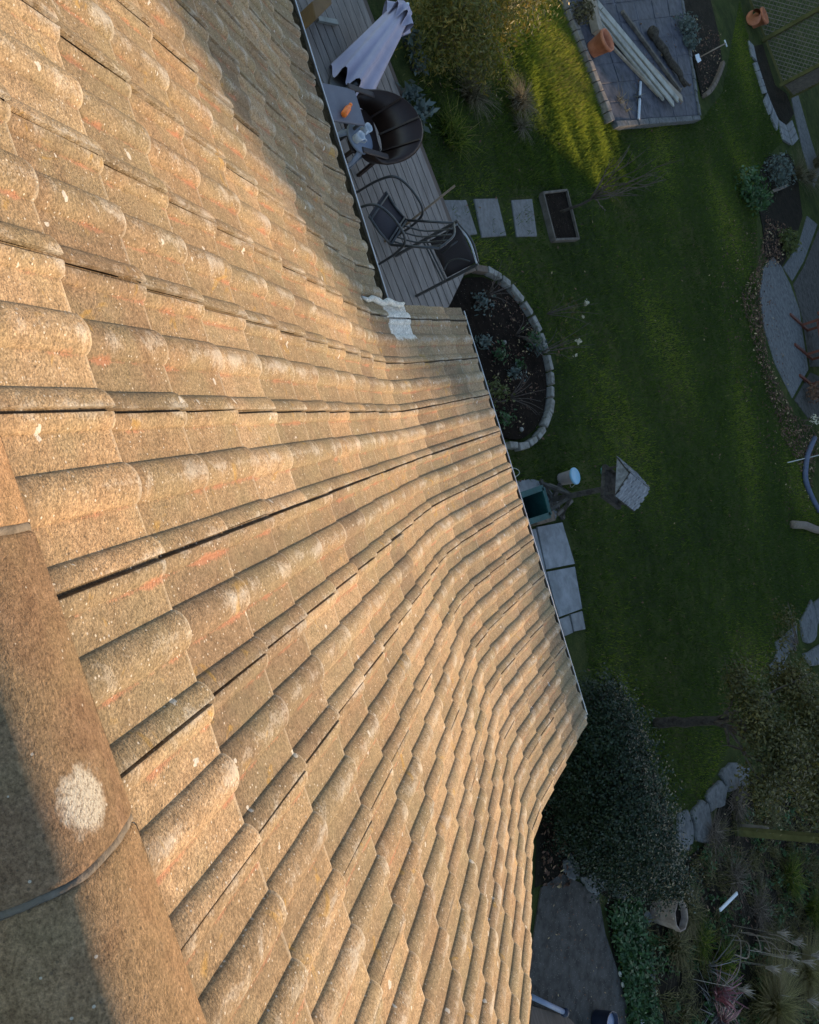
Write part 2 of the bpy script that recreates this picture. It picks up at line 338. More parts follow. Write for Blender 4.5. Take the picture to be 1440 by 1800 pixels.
def lawn_material():
    m, nt, b = newmat('lawn'); geo = N(nt, 'ShaderNodeNewGeometry').outputs['Position']
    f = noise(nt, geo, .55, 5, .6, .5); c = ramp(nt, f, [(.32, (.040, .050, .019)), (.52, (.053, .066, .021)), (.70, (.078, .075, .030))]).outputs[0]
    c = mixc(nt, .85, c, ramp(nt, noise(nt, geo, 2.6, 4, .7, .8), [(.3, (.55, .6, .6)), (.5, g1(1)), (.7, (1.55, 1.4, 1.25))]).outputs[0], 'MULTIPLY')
    f2 = noise(nt, geo, 38, 6, .75); c = mixc(nt, .8, c, ramp(nt, f2, [(.3, g1(.5)), (.5, g1(1)), (.72, g1(1.5))]).outputs[0], 'MULTIPLY')
    nt.links.new(c, b.inputs['Base Color']); b.inputs['Roughness'].default_value = .95; b.inputs['Specular IOR Level'].default_value = .02
    bump(nt, b, noise(nt, geo, 60, 5, .8), 1, .03); return m
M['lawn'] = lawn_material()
M['grass'] = leafmat('grass_blades', [(0, (0.03762, 0.0595, 0.01352)), (.5, (0.07106, 0.1085, 0.02028)), (.85, (0.21, 0.25, 0.03)), (1, (0.2717, 0.21, 0.0845))], .7, .5, .04)  # upper tints raised to paint sunlight into one lawn patch
M['hedge'] = leafmat('dark_glossy_leaves', [(0, (.006, .012, .005)), (.6, (.016, .030, .012)), (.92, (.034, .055, .024)), (1, (.07, .09, .045))], .42, .08, .28)
M['tree'] = leafmat('olive_leaves', [(0, (0.03888, 0.04095, 0.01092)), (.5, (0.07776, 0.0702, 0.01872)), (.85, (0.1404, 0.1131, 0.0312)), (1, (0.2808, 0.2242, 0.078))], .5, .2, .3)
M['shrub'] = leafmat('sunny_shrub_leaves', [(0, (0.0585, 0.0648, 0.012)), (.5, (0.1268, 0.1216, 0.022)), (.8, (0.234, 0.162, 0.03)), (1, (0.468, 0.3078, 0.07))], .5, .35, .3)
M['herb'] = leafmat('bed_plant_leaves', [(0, (0.0168, 0.042, 0.01188)), (.6, (0.042, 0.091, 0.02772)), (1, (0.098, 0.154, 0.0594))], .5, .2, .3)
M['greyleaf'] = leafmat('grey_green_leaves', [(0, (.05, .065, .055)), (.6, (.10, .125, .11)), (1, (.19, .22, .20))], .6, .2, .2)
M['yellowgreen'] = leafmat('yellow_green_leaves', [(0, (.05, .065, .015)), (.6, (.09, .10, .03)), (1, (.14, .14, .06))], .6, .2, .2)
M['straw'] = leafmat('dry_grass_blades', [(0, (.055, .045, .022)), (.6, (.12, .10, .05)), (1, (.24, .20, .12))], .7, .25, .2)
M['oliveblade'] = leafmat('olive_grass_blades', [(0, (0.0374, 0.0384, 0.0084)), (.6, (0.085, 0.0736, 0.0196)), (1, (0.221, 0.176, 0.07))], .6, .25, .2)
M['greyblade'] = leafmat('dry_stems', [(0, (0.0448, 0.03373, 0.0231)), (.6, (0.096, 0.07167, 0.0495)), (1, (0.256, 0.195, 0.1403))], .8, .1, .2)
M['golden'] = leafmat('golden_grass_blades', [(0, (0.065, 0.0546, 0.012)), (.6, (0.1365, 0.1105, 0.0264)), (1, (0.312, 0.26, 0.09))], .6, .25, .2)
M['palestem'] = leafmat('pale_dry_blades', [(0, (.09, .08, .07)), (.6, (.17, .155, .14)), (1, (.34, .31, .29))], .7, .2, .2)
M['phormium'] = leafmat('red_blades', [(0, (0.1073, 0.03, 0.03375)), (.6, (0.2145, 0.06563, 0.07125)), (1, (0.39, 0.15, 0.1594))], .45, .15, .4)
M['plume'] = leafmat('pale_plume', [(0, (.25, .21, .17)), (1, (.48, .43, .38))], .8, .3, .2)
M['litter'] = leafmat('fallen_leaves', [(0, (0.049, 0.028, 0.0196)), (.5, (0.119, 0.063, 0.042)), (.85, (0.196, 0.105, 0.063)), (1, (0.462, 0.35, 0.182))], .8, .1, .2)
M['flower'] = leafmat('pale_petals', [(0, (.45, .40, .25)), (1, (.62, .58, .48))], .6, .3, .2)

# ------------------------------------------------------------------ ground
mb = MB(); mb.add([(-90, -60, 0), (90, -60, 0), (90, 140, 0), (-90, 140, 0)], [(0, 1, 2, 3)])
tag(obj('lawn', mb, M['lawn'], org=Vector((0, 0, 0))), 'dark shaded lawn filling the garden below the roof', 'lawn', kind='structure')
def sheet(name, px, z, mat, label, cat='ground', kind='structure'):
    mb = MB(); P = [G(*p) for p in px]; mb.prism(P, -.05, z)
    return tag(obj(name, mb, mat), label, cat, kind=kind)

# ------------------------------------------------------------------ house and roof
TW = .3; A1 = 31.16; A2 = 14.77
s_nodes = [.006] + [.33 + .324 * i for i in range(11)] + [3.922, 4.274, 4.626, 4.978, 5.33]
pitch = [A1] * 10 + [30.0, 22.5, 16.5, A2, A2, A2]
nodes = [(.006 * math.cos(R_(A1)), ZR - .026 - .006 * math.sin(R_(A1)))]
for i in range(len(s_nodes) - 1):
    g = s_nodes[i + 1] - s_nodes[i]; a = R_(pitch[i]); y, z = nodes[-1]; nodes.append((y + g * math.cos(a), z - g * math.sin(a)))
XL, XR = -4.5, 2.4                          # left end built, right verge
KL, KR = -15, 8
KV = -3                                     # the lower roof starts at this column
HOUSE = empty('house', (0, 0, 0), 'house under the brown double roman tiled roof, lower roof along the garden side', 'house')
RHT = .0205; CEN = (-.005, .145, .295)
def H(u):
    z = 0
    for c in CEN:
        d = abs(u - c)
        if d < .0415: z = max(z, RHT * (1 - (d / .0415) ** 2) ** .62)
    return z
def tile_mesh(name, g, u0, u1, seed, groove=True, edge=True):
    rs = random.Random(seed); us = []
    if groove and u0 <= 0: us += [(-.007, -.018), (.0012, -.018), (.0045, -.006), (.009, -.004)]
    arcs = [-.0416, -.0412, -.040, -.037, -.032, -.025, -.016, -.006, .006, .016, .025, .032, .037, .040, .0412, .0416]
    base = [.018, .024, .029, .033, .0355, .0366, .05, .08] + [.145 + q for q in arcs] + [.20, .24] + [.295 + q for q in arcs if q <= -.006] + [.2925, .2945]
    if u0 < 0: base = [u0, -.08, -.06] + [-.005 + q for q in arcs if q < .004] + [.0]; us = []
    us += [(x, (-.003 if x < .02 else -.0015 if x < .03 else 0) if u0 == 0 else 0) for x in base if (u0 < 0 or x > .012) and x <= u1 + 1e-6]
    if us[-1][0] < u1 - .002: us.append((u1, 0))
    rows = [(-.085, 0), (0, 0), (g * .5, 0), (g - .007, 0), (g - .0018, -.0018), (g, -.0055), (g - .001, -.021)]
    ph = [rs.uniform(0, 6.28) for _ in range(4)]; amp = .0012
    V = []; UV = []; F = []
    n = len(us)
    end_curve = lambda u: -.004 + .006 * H(u) / RHT     # rolls stand slightly proud at the tail
    for y, dz in rows:
        for u, du in us:
            w = amp * (math.sin(u * 40 + ph[0]) + math.sin(y * 17 + ph[1]) + math.sin(u * 23 + y * 21 + ph[2]))
            yy = y + (end_curve(u) if y > g * .6 else 0)
            V.append((u, yy, H(u) + du + .003 + .019 * y / g + dz + w * (0 if dz else 1))); UV.append((u, max(0, min(1, y / g))))
    for r in range(len(rows) - 1):
        for k in range(n - 1): F.append((r * n + k, r * n + k + 1, (r + 1) * n + k + 1, (r + 1) * n + k))
    if edge:                                 # exposed right-hand edge of the tile
        b = len(V)
        for r, (y, dz) in enumerate(rows):
            x, yy, z = V[r * n + n - 1]; V.append((x - .0005, yy, z - .014)); UV.append((us[-1][0], max(0, min(1, y / g))))
        for r in range(len(rows) - 1): F.append((r * n + n - 1, b + r, b + r + 1, (r + 1) * n + n - 1))
    if u0 < 0:
        b = len(V)
        for r, (y, dz) in enumerate(rows):
            x, yy, z = V[r * n]; V.append((x, yy, z - .03)); UV.append((us[0][0], max(0, min(1, y / g))))
        for r in range(len(rows) - 1): F.append((r * n, (r + 1) * n, b + r + 1, b + r))
    me = bpy.data.meshes.new(name); me.from_pydata(V, [], F); uvl = me.uv_layers.new(name='UVMap')
    for lp in me.loops: uvl.data[lp.index].uv = UV[lp.vertex_index]
    me.polygons.foreach_set('use_smooth', [True] * len(me.polygons)); me.update()
    me.set_sharp_from_angle(angle=R_(32)) if hasattr(me, 'set_sharp_from_angle') else None
    me.materials.append(M['tile']); return me
mb = MB()                                    # the sheet under the tiles
pl = [(y, z - .012) for y, z in nodes]
def slope(mb, x0, x1, pts):
    for (y0, z0), (y1, z1) in zip(pts[:-1], pts[1:]):
        mb.add([(x0, y0, z0), (x1, y0, z0), (x1, y1, z1), (x0, y1, z1)], [(0, 1, 2, 3)])
slope(mb, XL, XR + .06, pl[:13]); slope(mb, KV * TW - .06, XR + .06, pl[12:])
yb, zb = -.27, ZR - .05
mb.add([(XL, yb, zb), (XR, yb, zb), (XR, yb - 3.4, zb - 2.06), (XL, yb - 3.4, zb - 2.06)], [(0, 3, 2, 1)])
ROOF = obj('roof', mb, M['sarking'], HOUSE)
meshes = {}
def tmesh(g, kind, var):
    key = (round(g, 3), kind, var)
    if key not in meshes:
        u0, u1 = {'full': (0, .2945), 'left': (-.105, .0), 'right': (.0, .075)}[kind]
        meshes[key] = tile_mesh('roof_tile', g, u0, u1, hash(key) & 255, kind != 'left', kind != 'left')
    return meshes[key]
tiles = []
for c in range(len(s_nodes) - 1):
    g = s_nodes[c + 1] - s_nodes[c]; a = R_(pitch[c]); y, z = nodes[c]
    k0 = KL if c < 12 else KV
    cols = [(k, 'full') for k in range(k0, KR)] + [(KR, 'right')]
    if c >= 12: cols = [(KV, 'left')] + cols
    for k, kind in cols:
        me = tmesh(g, kind, random.randrange(3))
        x = k * TW + .012
        rot = Matrix(((1, 0, 0), (0, math.cos(a), math.sin(a)), (0, -math.sin(a), math.cos(a)))).to_4x4()
        jr = Matrix.Rotation(random.gauss(0, .0022), 4, 'Z') @ Matrix.Rotation(random.gauss(0, .003), 4, 'Y')
        mw = Matrix.Translation((x + random.gauss(0, .0012), y, z + random.gauss(0, .0008))) @ rot @ Matrix.Translation((0, random.gauss(0, .0025), 0)) @ jr
        mid = mw @ Vector((.15, g / 2, 0))
        q = RC @ (np.array(mid) - CAM); px, py = (720 + FPX * q[0] / q[2], 900 + FPX * q[1] / q[2]) if q[2] > .05 else (-9e3, 0)
        vis = q[2] > .05 and -200 < px < 1640 and -200 < py < 2000
        tiles.append((bool(vis), 1 / max(q[2], .05), me, mw, c, k, kind))
tiles.sort(key=lambda t: (-t[0], -t[1]))
rest = tiles[298:]
for i, (vis, sc, me, mw, c, k, kind) in enumerate(tiles[:298]):
    o = bpy.data.objects.new('roof_tile', me); COL.objects.link(o); o.parent = ROOF; o.matrix_local = mw
    if (c, k) == (12, -3):
        o.data = me.copy(); o.data.materials[0] = M['tile_white']
if rest:
    V = []; F = []; UV = []
    for t in rest:
        b = len(V); V += [t[3] @ v.co for v in t[2].vertices]; uvd = {}
        for lp in t[2].loops: uvd[lp.vertex_index] = tuple(t[2].uv_layers[0].data[lp.index].uv)
        UV += [uvd.get(i, (0, 0)) for i in range(len(t[2].vertices))]; F += [[i + b for i in p.vertices] for p in t[2].polygons]
    me = bpy.data.meshes.new('roof_tiles'); me.from_pydata(V, [], F); ul = me.uv_layers.new(name='UVMap')
    for lp in me.loops: ul.data[lp.index].uv = UV[lp.vertex_index]
    me.polygons.foreach_set('use_smooth', [True] * len(me.polygons))
    o = link('roof_tiles', me, M['tile'], ROOF); o['kind'] = 'stuff'
# ridge tiles
RW, RH = .30, .118
xj0, xj1 = at(42, 930, Y=0).x, at(217, 1432, Y=0).x
RL = xj1 - xj0
def RIDGEZ(t): return .012 + .112 * (1 - abs(t) ** 1.7)
def ridge_mesh(L, seed):
    rs = random.Random(seed); V = []; F = []; UV = []; n = 36; rows = [0, .004, .010, L * .2, L * .4, L * .6, L * .8, L - .010, L - .004, L]
    for r, x in enumerate(rows):
        d = .005 if r in (0, len(rows) - 1) else .0015 if r in (1, len(rows) - 2) else 0
        for i in range(n + 1):
            a = math.pi * i / n; w = .0016 * math.sin(a * 5 + x * 9 + seed) + .001 * math.sin(a * 11 + x * 31 + seed)
            V.append((x, -RW / 2 + (RW / 2 - d) * math.cos(a), RIDGEZ(math.cos(a)) - d + w)); UV.append((.07, .2))
    for r in range(len(rows) - 1):
        for i in range(n): F.append((r * (n + 1) + i, (r + 1) * (n + 1) + i, (r + 1) * (n + 1) + i + 1, r * (n + 1) + i + 1))
    b = len(V)
    for x in rows: V += [(x, 0, -.022), (x, -RW, -.022)]; UV += [(.07, .2)] * 2
    for r in range(len(rows) - 1):
        F.append((r * (n + 1), b + 2 * r, b + 2 * r + 2, (r + 1) * (n + 1))); F.append((r * (n + 1) + n, (r + 1) * (n + 1) + n, b + 2 * r + 3, b + 2 * r + 1))
    me = bpy.data.meshes.new('ridge_tile'); me.from_pydata(V, [], F); ul = me.uv_layers.new(name='UVMap')
    for lp in me.loops: ul.data[lp.index].uv = UV[lp.vertex_index]
    me.polygons.foreach_set('use_smooth', [True] * len(me.polygons)); me.set_sharp_from_angle(angle=R_(50)); me.materials.append(M['ridge']); return me
k = -9
while xj0 + k * RL < XR:
    x = xj0 + k * RL; me = ridge_mesh(RL - .011, k + 20)
    o = bpy.data.objects.new('ridge_tile', me); COL.objects.link(o); o.parent = ROOF; o.location = (x + .0055, 0, ZR + random.gauss(0, .001)); o.rotation_euler = (random.gauss(0, .004), 0, random.gauss(0, .003))
    mb = MB(); n = 30; V = []
    for i in range(n + 1):
        t = math.cos(math.pi * i / n); zz0 = ZR + RIDGEZ(t); y_ = -RW / 2 + RW / 2 * t
        for e_, dz_ in ((-.0065, -.008), (-.0035, -.0038 + random.gauss(0, .0009)), (.0035, -.0038 + random.gauss(0, .0009)), (.0065, -.008)): V.append((x + e_ + random.gauss(0, .0007), y_ * (1 - .01), zz0 + dz_))
    mb.add(V, [(4 * i + j, 4 * i + 4 + j, 4 * i + 5 + j, 4 * i + 1 + j) for i in range(n) for j in range(3)])
    obj('mortar_joint', mb, M['mortar'], ROOF, True)
    k += 1
# mortar bedding at the foot of the ridge, walls, fascias, gutters
yE, zE = nodes[-1]; yM, zM = nodes[12]
mb = MB(); mb.box(((XL + XR) / 2, -.13, 1.38), (XR - XL - .3, 6.2, 2.76)); obj('wall', mb, M['render'], HOUSE)
mb = MB(); mb.box(((KV * TW + XR) / 2 + .02, (3.0 + yE - .3) / 2, 1.2), (XR - KV * TW - .22, yE - .3 - 3.0, 2.4)); obj('lower_wall', mb, M['render'], HOUSE)
mb = MB(); mb.box(((KV * TW + XR) / 2, yE - .05, zE - .105), (XR - KV * TW + .08, .022, .15)); obj('fascia', mb, M['fascia'], HOUSE)
mb = MB(); mb.box(((XL + KV * TW) / 2 - .06, yM - .05, zM - .105), (KV * TW - XL - .12, .022, .15)); obj('fascia', mb, M['fascia'], HOUSE)
for xv, c0, nm in ((XR + .075, 0, 'right'), (KV * TW - .075, 12, 'left')):
    mb = MB(); up = [(y, z - .03) for y, z in nodes[c0:]]; V = []; F = []
    for y, z in up: V += [(xv - .009, y, z), (xv + .009, y, z), (xv + .009, y, z - .13), (xv - .009, y, z - .13)]
    for i in range(len(up) - 1):
        for j in range(4): F.append((4 * i + j, 4 * i + (j + 1) % 4, 4 * i + 4 + (j + 1) % 4, 4 * i + 4 + j))
    mb.add(V, F); obj('bargeboard', mb, M['fascia'], HOUSE)
mb = MB(); q0 = [V for V in ()]
fl = []
for i in range(9):
    t = i / 8; yy = nodes[11][0] + (nodes[13][0] - nodes[11][0]) * t; zz_ = np.interp(yy, [n_[0] for n_ in nodes], [n_[1] for n_ in nodes]); fl.append((KV * TW - .085 + .012 * math.sin(i * 2.1), yy, zz_ + .028 + .004 * math.sin(i * 3)))
mb.tube(fl, [.008, .014, .018, .022, .02, .022, .02, .018, .010], 8); obj('mortar_fillet', mb, M['tile_white'], HOUSE, True)
def gutter(x0, x1, yc, zc, r=.052):
    def arc(mb, rr, z0): 
        n = 10; V = []; 
        for x in (x0, x1):
            for i in range(n + 1):
                a = math.pi + math.pi * i / n; V.append((x, yc + rr * math.cos(a), zc + rr * math.sin(a)))
        mb.add(V, [(i, i + 1, n + 2 + i, n + 1 + i) for i in range(n)])
    mb = MB(); arc(mb, r, 0); arc(mb, r - .004, 0)
    mb.tube([(x0, yc - r + .002, zc), (x1, yc - r + .002, zc)], .004, 6)
    gt = obj('gutter', mb, M['fascia'], HOUSE, True)
    mb = MB(); mb.tube([(x0, yc + r - .002, zc + .002), (x1, yc + r - .002, zc + .002)], .0042, 8); obj('gutter_lip', mb, M['gutter'], gt, True)
    mb = MB(); xs = [x0 + .02 + (x1 - x0 - .04) * i / 60 for i in range(61)]; V = []; 
    for x in xs:
        h = zc - .016 + random.uniform(-.008, .012)
        for j in range(5): V.append((x, yc - r * .82 + r * 1.64 * j / 4, h + random.uniform(-.004, .006) - (.0 if j in (1, 2, 3) else -.004)))
    F = [(i * 5 + j, i * 5 + j + 1, i * 5 + 6 + j, i * 5 + 5 + j) for i in range(60) for j in range(4)]
    mb.add(V, F); obj('leaf_sludge', mb, M['debris'], gt)
gutter(KV * TW - .08, XR + .05, yE + .040, zE - .016)
gutter(XL, KV * TW - .12, yM + .075, zM - .02)

# ------------------------------------------------------------------ deck, bed, paving
A, B = G(726, 215, .12), G(824, 468, .12); eX = (B - A).normalized(); eY = Vector((-eX.y, eX.x, 0))
mb = MB(); o0 = A - eX * 4; mb.prism([o0 - eY * 2.9, o0 - eY * .02, B - eX * .05 - eY * .02, G(786, 548, .1), G(705, 560, .1)], -.05, .085)
DECK = tag(obj('deck', mb, M['sarking']), 'weathered grey timber deck of long boards beside the house', 'deck', kind='structure')
endl = [B, G(790, 540, .12), G(742, 575, .12)]
def board_end(off):
    """where the board at offset off from the outer edge meets the curved end of the deck"""
    prev = None
    pts = [((p - A).dot(eX), -(p - A).dot(eY)) for p in endl]
    for (x0, y0), (x1, y1) in zip(pts[:-1], pts[1:]):
        if min(y0, y1) <= off <= max(y0, y1): return x0 + (x1 - x0) * (off - y0) / (y1 - y0 + 1e-9)
    return pts[-1][0]
for i in range(17):
    off = .145 * i + .055
    e1, e2_ = board_end(off), board_end(off + .129); zj = random.uniform(0, .003); x0_ = -(4 - (.7 if i < 3 else 0))
    mb = MB(); mb.prism([A + eX * x0_ - eY * off, A + eX * (e1 - .01) - eY * off, A + eX * (e2_ - .01) - eY * (off + .129), A + eX * x0_ - eY * (off + .129)], .095, .119 + zj, bev=.003)
    obj('board', mb, M['deck'], DECK)
mb = MB(); mb.bar(A - eX * 3.3 - eY * 0 + Vector((0, 0, -.03)), B + Vector((0, 0, -.03)), .095, .03); obj('edge_board', mb, M['deck_trim'], DECK)
# round bed
BC = Vector((-.93, 9.04, 0)); BR = 1.265
mb = MB(); mb.prism([BC + Vector((math.cos(a) * (BR - .1) * random.uniform(.99, 1.01), math.sin(a) * (BR - .1), 0)) for a in [2 * math.pi * i / 40 for i in range(40)]], -.05, .05)
BED = tag(obj('flower_bed', mb, M['soil']), 'round bed of dark soil edged with stones below the roof corner', 'flower bed', kind='structure')
a0 = R_(-58)
th = R_(-20)
while th < R_(258):
    L = random.uniform(.17, .30); dth = L / BR; a = th + dth / 2; th += dth + .03
    stone = M['stone'] if a < R_(120) and a > R_(-10) else M['brick_stone'] if a > R_(165) else M['stone']
    c = BC + Vector((math.cos(a) * (BR + random.gauss(0, .008)), math.sin(a) * (BR + random.gauss(0, .008)), .045))
    rad = Vector((math.cos(a), math.sin(a), 0)); tan = Vector((-math.sin(a), math.cos(a), 0))
    mb = MB(); mb.box(c, (random.uniform(.075, .105), L, .13), (rad, tan, Vector((0, 0, 1))), jit=.008)
    o = obj('edging_stone', mb, stone, BED); bv = o.modifiers.new('b', 'BEVEL'); bv.width = .012; bv.segments = 2
# stepping stones
names = ['pebble stepping stone touching the deck edge', 'middle pebble stepping stone of three in the grass', 'pebble stepping stone next to the square planter']
for lab, px in zip(names, ([(772, 352), (818, 352), (838, 412), (806, 417), (790, 400)], [(832, 350), (873, 349), (889, 415), (846, 418)], [(898, 352), (934, 350), (943, 416), (907, 417)])):
    mb = MB(); mb.prism([G(*p) for p in px], -.03, .02, bev=.012); tag(obj('stepping_stone', mb, M['step']), lab, 'stepping stone', 'stepping stones from deck to planter')
# square planter with sapling
c4 = [G(*p) for p in ((947, 343), (989, 338), (1010, 423), (968, 425))]; cc = sum(c4, Vector()) / 4
PL = empty('planter', cc, 'square grey timber planter with soil around the bare sapling', 'planter')
mb = MB(); mb.prism(c4, -.02, .06); obj('soil', mb, M['soil'], PL)
for i in range(4):
    mb = MB(); a, b = c4[i], c4[(i + 1) % 4]; mb.bar(a + Vector((0, 0, .045)), b + Vector((0, 0, .045)), .036, .11); obj('side_board', mb, M['timber'], PL)
# slabs against the lower wall
zz = .03
SL = [('large pale concrete slab beside the teal trough', M['slab'], [(945, 926), (989, 918), (1011, 991), (961, 1001)]),
      ('large pale concrete slab furthest from the teal trough', M['slab'], [(962, 1005), (1011, 996), (1024, 1070), (983, 1085)]),
      ('narrow pale concrete slab tucked under the gutter', M['slab'], [(915, 934), (942, 929), (979, 1086), (958, 1094)]),
      ('small worn slab at the end of the paving, outer one', M['slab2'], [(1004, 1080), (1024, 1074), (1030, 1106), (1010, 1110)]),
      ('small worn slab at the end of the paving, nearer the wall', M['slab2'], [(975, 1092), (1001, 1082), (1008, 1112), (985, 1122)])]
for lab, mt, px in SL:
    mb = MB(); mb.prism([G(*p, zz) for p in px], -.03, zz, bev=.006); tag(obj('paving_slab', mb, mt), lab, 'paving slab', 'paving slabs by the house wall')
sheet('concrete_base', [(890, 855), (905, 846), (935, 842), (952, 848), (966, 862), (985, 885), (975, 915), (930, 925), (900, 925)], .012, M['slab2'], 'rounded worn concrete base under the teal trough', 'paving')

def V3(x, y, z=0): return Vector((x, y, z))
# path along the gable end with rough stones
sheet('path', [(950, 1560), (985, 1535), (1018, 1552), (1050, 1572), (1062, 1640), (1085, 1710), (1108, 1800), (1115, 1880), (900, 1880)], .02, M['path'], 'dark aggregate concrete path along the gable end', 'path')
ST = [('grey rough stone at the head of the gable path', [(985, 1530), (992, 1510), (1000, 1503), (1012, 1520), (1018, 1535), (1002, 1546)]),
      ('broad grey stone between gable path and dark hedge', [(1020, 1540), (1040, 1533), (1065, 1540), (1060, 1565), (1042, 1574), (1028, 1562)]),
      ('rough grey stone under the hedge foot', [(1003, 1485), (1016, 1480), (1022, 1500), (1008, 1506)]),
      ('mossy stone at the right of the gable path', [(1072, 1558), (1090, 1550), (1106, 1572), (1088, 1590)]),
      ('pale stone beside the old clay pot', [(1124, 1605), (1140, 1603), (1146, 1620), (1128, 1632)]),
      ('long pale stone low beside the gable path planting', [(1124, 1660), (1136, 1664), (1148, 1705), (1150, 1765), (1140, 1770), (1128, 1720)]),
      ('left flagstone of the pair beyond the hedge', [(1190, 1428), (1206, 1422), (1216, 1450), (1217, 1478), (1208, 1492), (1185, 1500)]),
      ('right flagstone of the pair beyond the hedge', [(1214, 1425), (1228, 1406), (1240, 1412), (1246, 1450), (1243, 1480), (1221, 1480)]),
      ('long flagstone leading up from the flagstone pair', [(1236, 1400), (1262, 1372), (1275, 1380), (1270, 1415), (1246, 1425)]),
      ('upper flagstone of the path by the small tree', [(1262, 1362), (1280, 1340), (1312, 1350), (1310, 1378), (1278, 1392)]),
      ('flagstone at the right edge, uppermost of its row', [(1428, 1060), (1450, 1040), (1470, 1080), (1440, 1102)]),
      ('second flagstone down at the right edge', [(1404, 1092), (1424, 1056), (1436, 1090), (1430, 1130), (1412, 1130)]),
      ('flagstone at the lawn rim below the right edge row', [(1362, 1130), (1398, 1098), (1400, 1130), (1378, 1160), (1366, 1168)]),
      ('narrow flagstone beside the dark rim joint', [(1352, 1170), (1370, 1142), (1384, 1170), (1370, 1190), (1354, 1190)]),
      ('pale bluish flagstone among leaves at right', [(1410, 1150), (1440, 1132), (1455, 1160), (1425, 1172)])]
for lab, px in ST:
    mb = MB(); P0 = [G(*p) for p in px]; P = []
    for i_ in range(len(P0)):
        a_, b_ = P0[i_], P0[(i_ + 1) % len(P0)]
        for t_ in (0, .33, .67): P.append(a_.lerp(b_, t_) + V3(random.gauss(0, .018), random.gauss(0, .018)))
    h = random.uniform(.03, .07); mb.prism(P, -.04, h, bev=.02); tag(obj('rough_stone', mb, M['flag']), lab, 'stone', 'rough paving stones')
sheet('flower_bed', [(1064, 1590), (1150, 1560), (1205, 1510), (1245, 1480), (1262, 1420), (1310, 1372), (1470, 1300), (1560, 1500), (1520, 1900), (1110, 1900)], .012, M['soil2'], 'dark planted bed filling the lower right corner', 'flower bed')
sheet('flower_bed', [(940, 1560), (945, 1380), (1010, 1240), (1080, 1190), (1130, 1300), (1180, 1450), (1190, 1560), (1090, 1600), (1010, 1530)], .015, M['soil2'], 'dark soil strip under the glossy hedge', 'flower bed')
# paving at the far right
RP = [('curved grey slab at the lawn rim by the red bench', [(1342, 470), (1358, 452), (1372, 468), (1388, 500), (1404, 545), (1412, 600), (1420, 650), (1392, 700), (1362, 640), (1342, 575), (1335, 515)]),
      ('dark wet slab below the curved grey slab', [(1396, 703), (1424, 655), (1500, 690), (1480, 745), (1420, 735)]),
      ('dark paving around the red bench', [(1394, 500), (1412, 470), (1440, 400), (1560, 470), (1540, 640), (1424, 645), (1410, 560)]),
      ('grey slab running up beside the leaf litter', [(1376, 470), (1404, 428), (1418, 380), (1436, 395), (1412, 460), (1392, 494)]),
      ('narrow path stone below the trellis', [(1390, 172), (1402, 168), (1424, 245), (1442, 300), (1430, 330), (1410, 262)])]
for lab, px in RP:
    mb = MB(); mb.prism([G(*p) for p in px], -.04, random.uniform(.02, .035), bev=.01); tag(obj('paving_slab', mb, M['path'] if 'dark' in lab else M['flag']), lab, 'paving slab', 'slabs of the far path')

# ------------------------------------------------------------------ foliage builders
def leaves(cells, n, size, seed=0, up=.35, asp=.5, shell=.55, zmin=.02):
    """n leaf quads spread through ellipsoids (centre, radii); returns V, F, tint"""
    r = np.random.default_rng(seed); vol = np.array([c[1][0] * c[1][1] * c[1][2] for c in cells]); pick = r.choice(len(cells), n, p=vol / vol.sum())
    C0 = np.array([c[0] for c in cells])[pick]; RR = np.array([c[1] for c in cells])[pick]
    d = r.normal(size=(n, 3)); d /= np.linalg.norm(d, axis=1)[:, None]; rad = (shell + (1 - shell) * r.random(n)) * (1 + .16 * r.normal(size=n))
    rad *= 1 + .20 * np.sin(d[:, 0] * 7 + d[:, 2] * 5 + pick * 1.7) * np.sin(d[:, 1] * 6 + pick)
    P = C0 + d * RR * rad[:, None]; P[:, 2] = np.maximum(P[:, 2], zmin)
    nrm = d * .6 + r.normal(size=(n, 3)) * .7; nrm[:, 2] += up; nrm /= np.linalg.norm(nrm, axis=1)[:, None]
    t = np.cross(nrm, r.normal(size=(n, 3))); t /= np.linalg.norm(t, axis=1)[:, None]; b = np.cross(nrm, t)
    L = size * (.6 + .8 * r.random(n))[:, None]
    V = np.stack([P - t * L, P - b * L * asp, P + t * L, P + b * L * asp], 1).reshape(-1, 3); F = np.arange(4 * n).reshape(n, 4)
    clump = .5 + .5 * np.sin(P[:, 0] * 5.1 + seed) * np.sin(P[:, 1] * 4.3) * np.sin(P[:, 2] * 6)
    return V, F, np.clip(.45 * clump + .55 * r.random(n) ** 1.3, 0, 1)
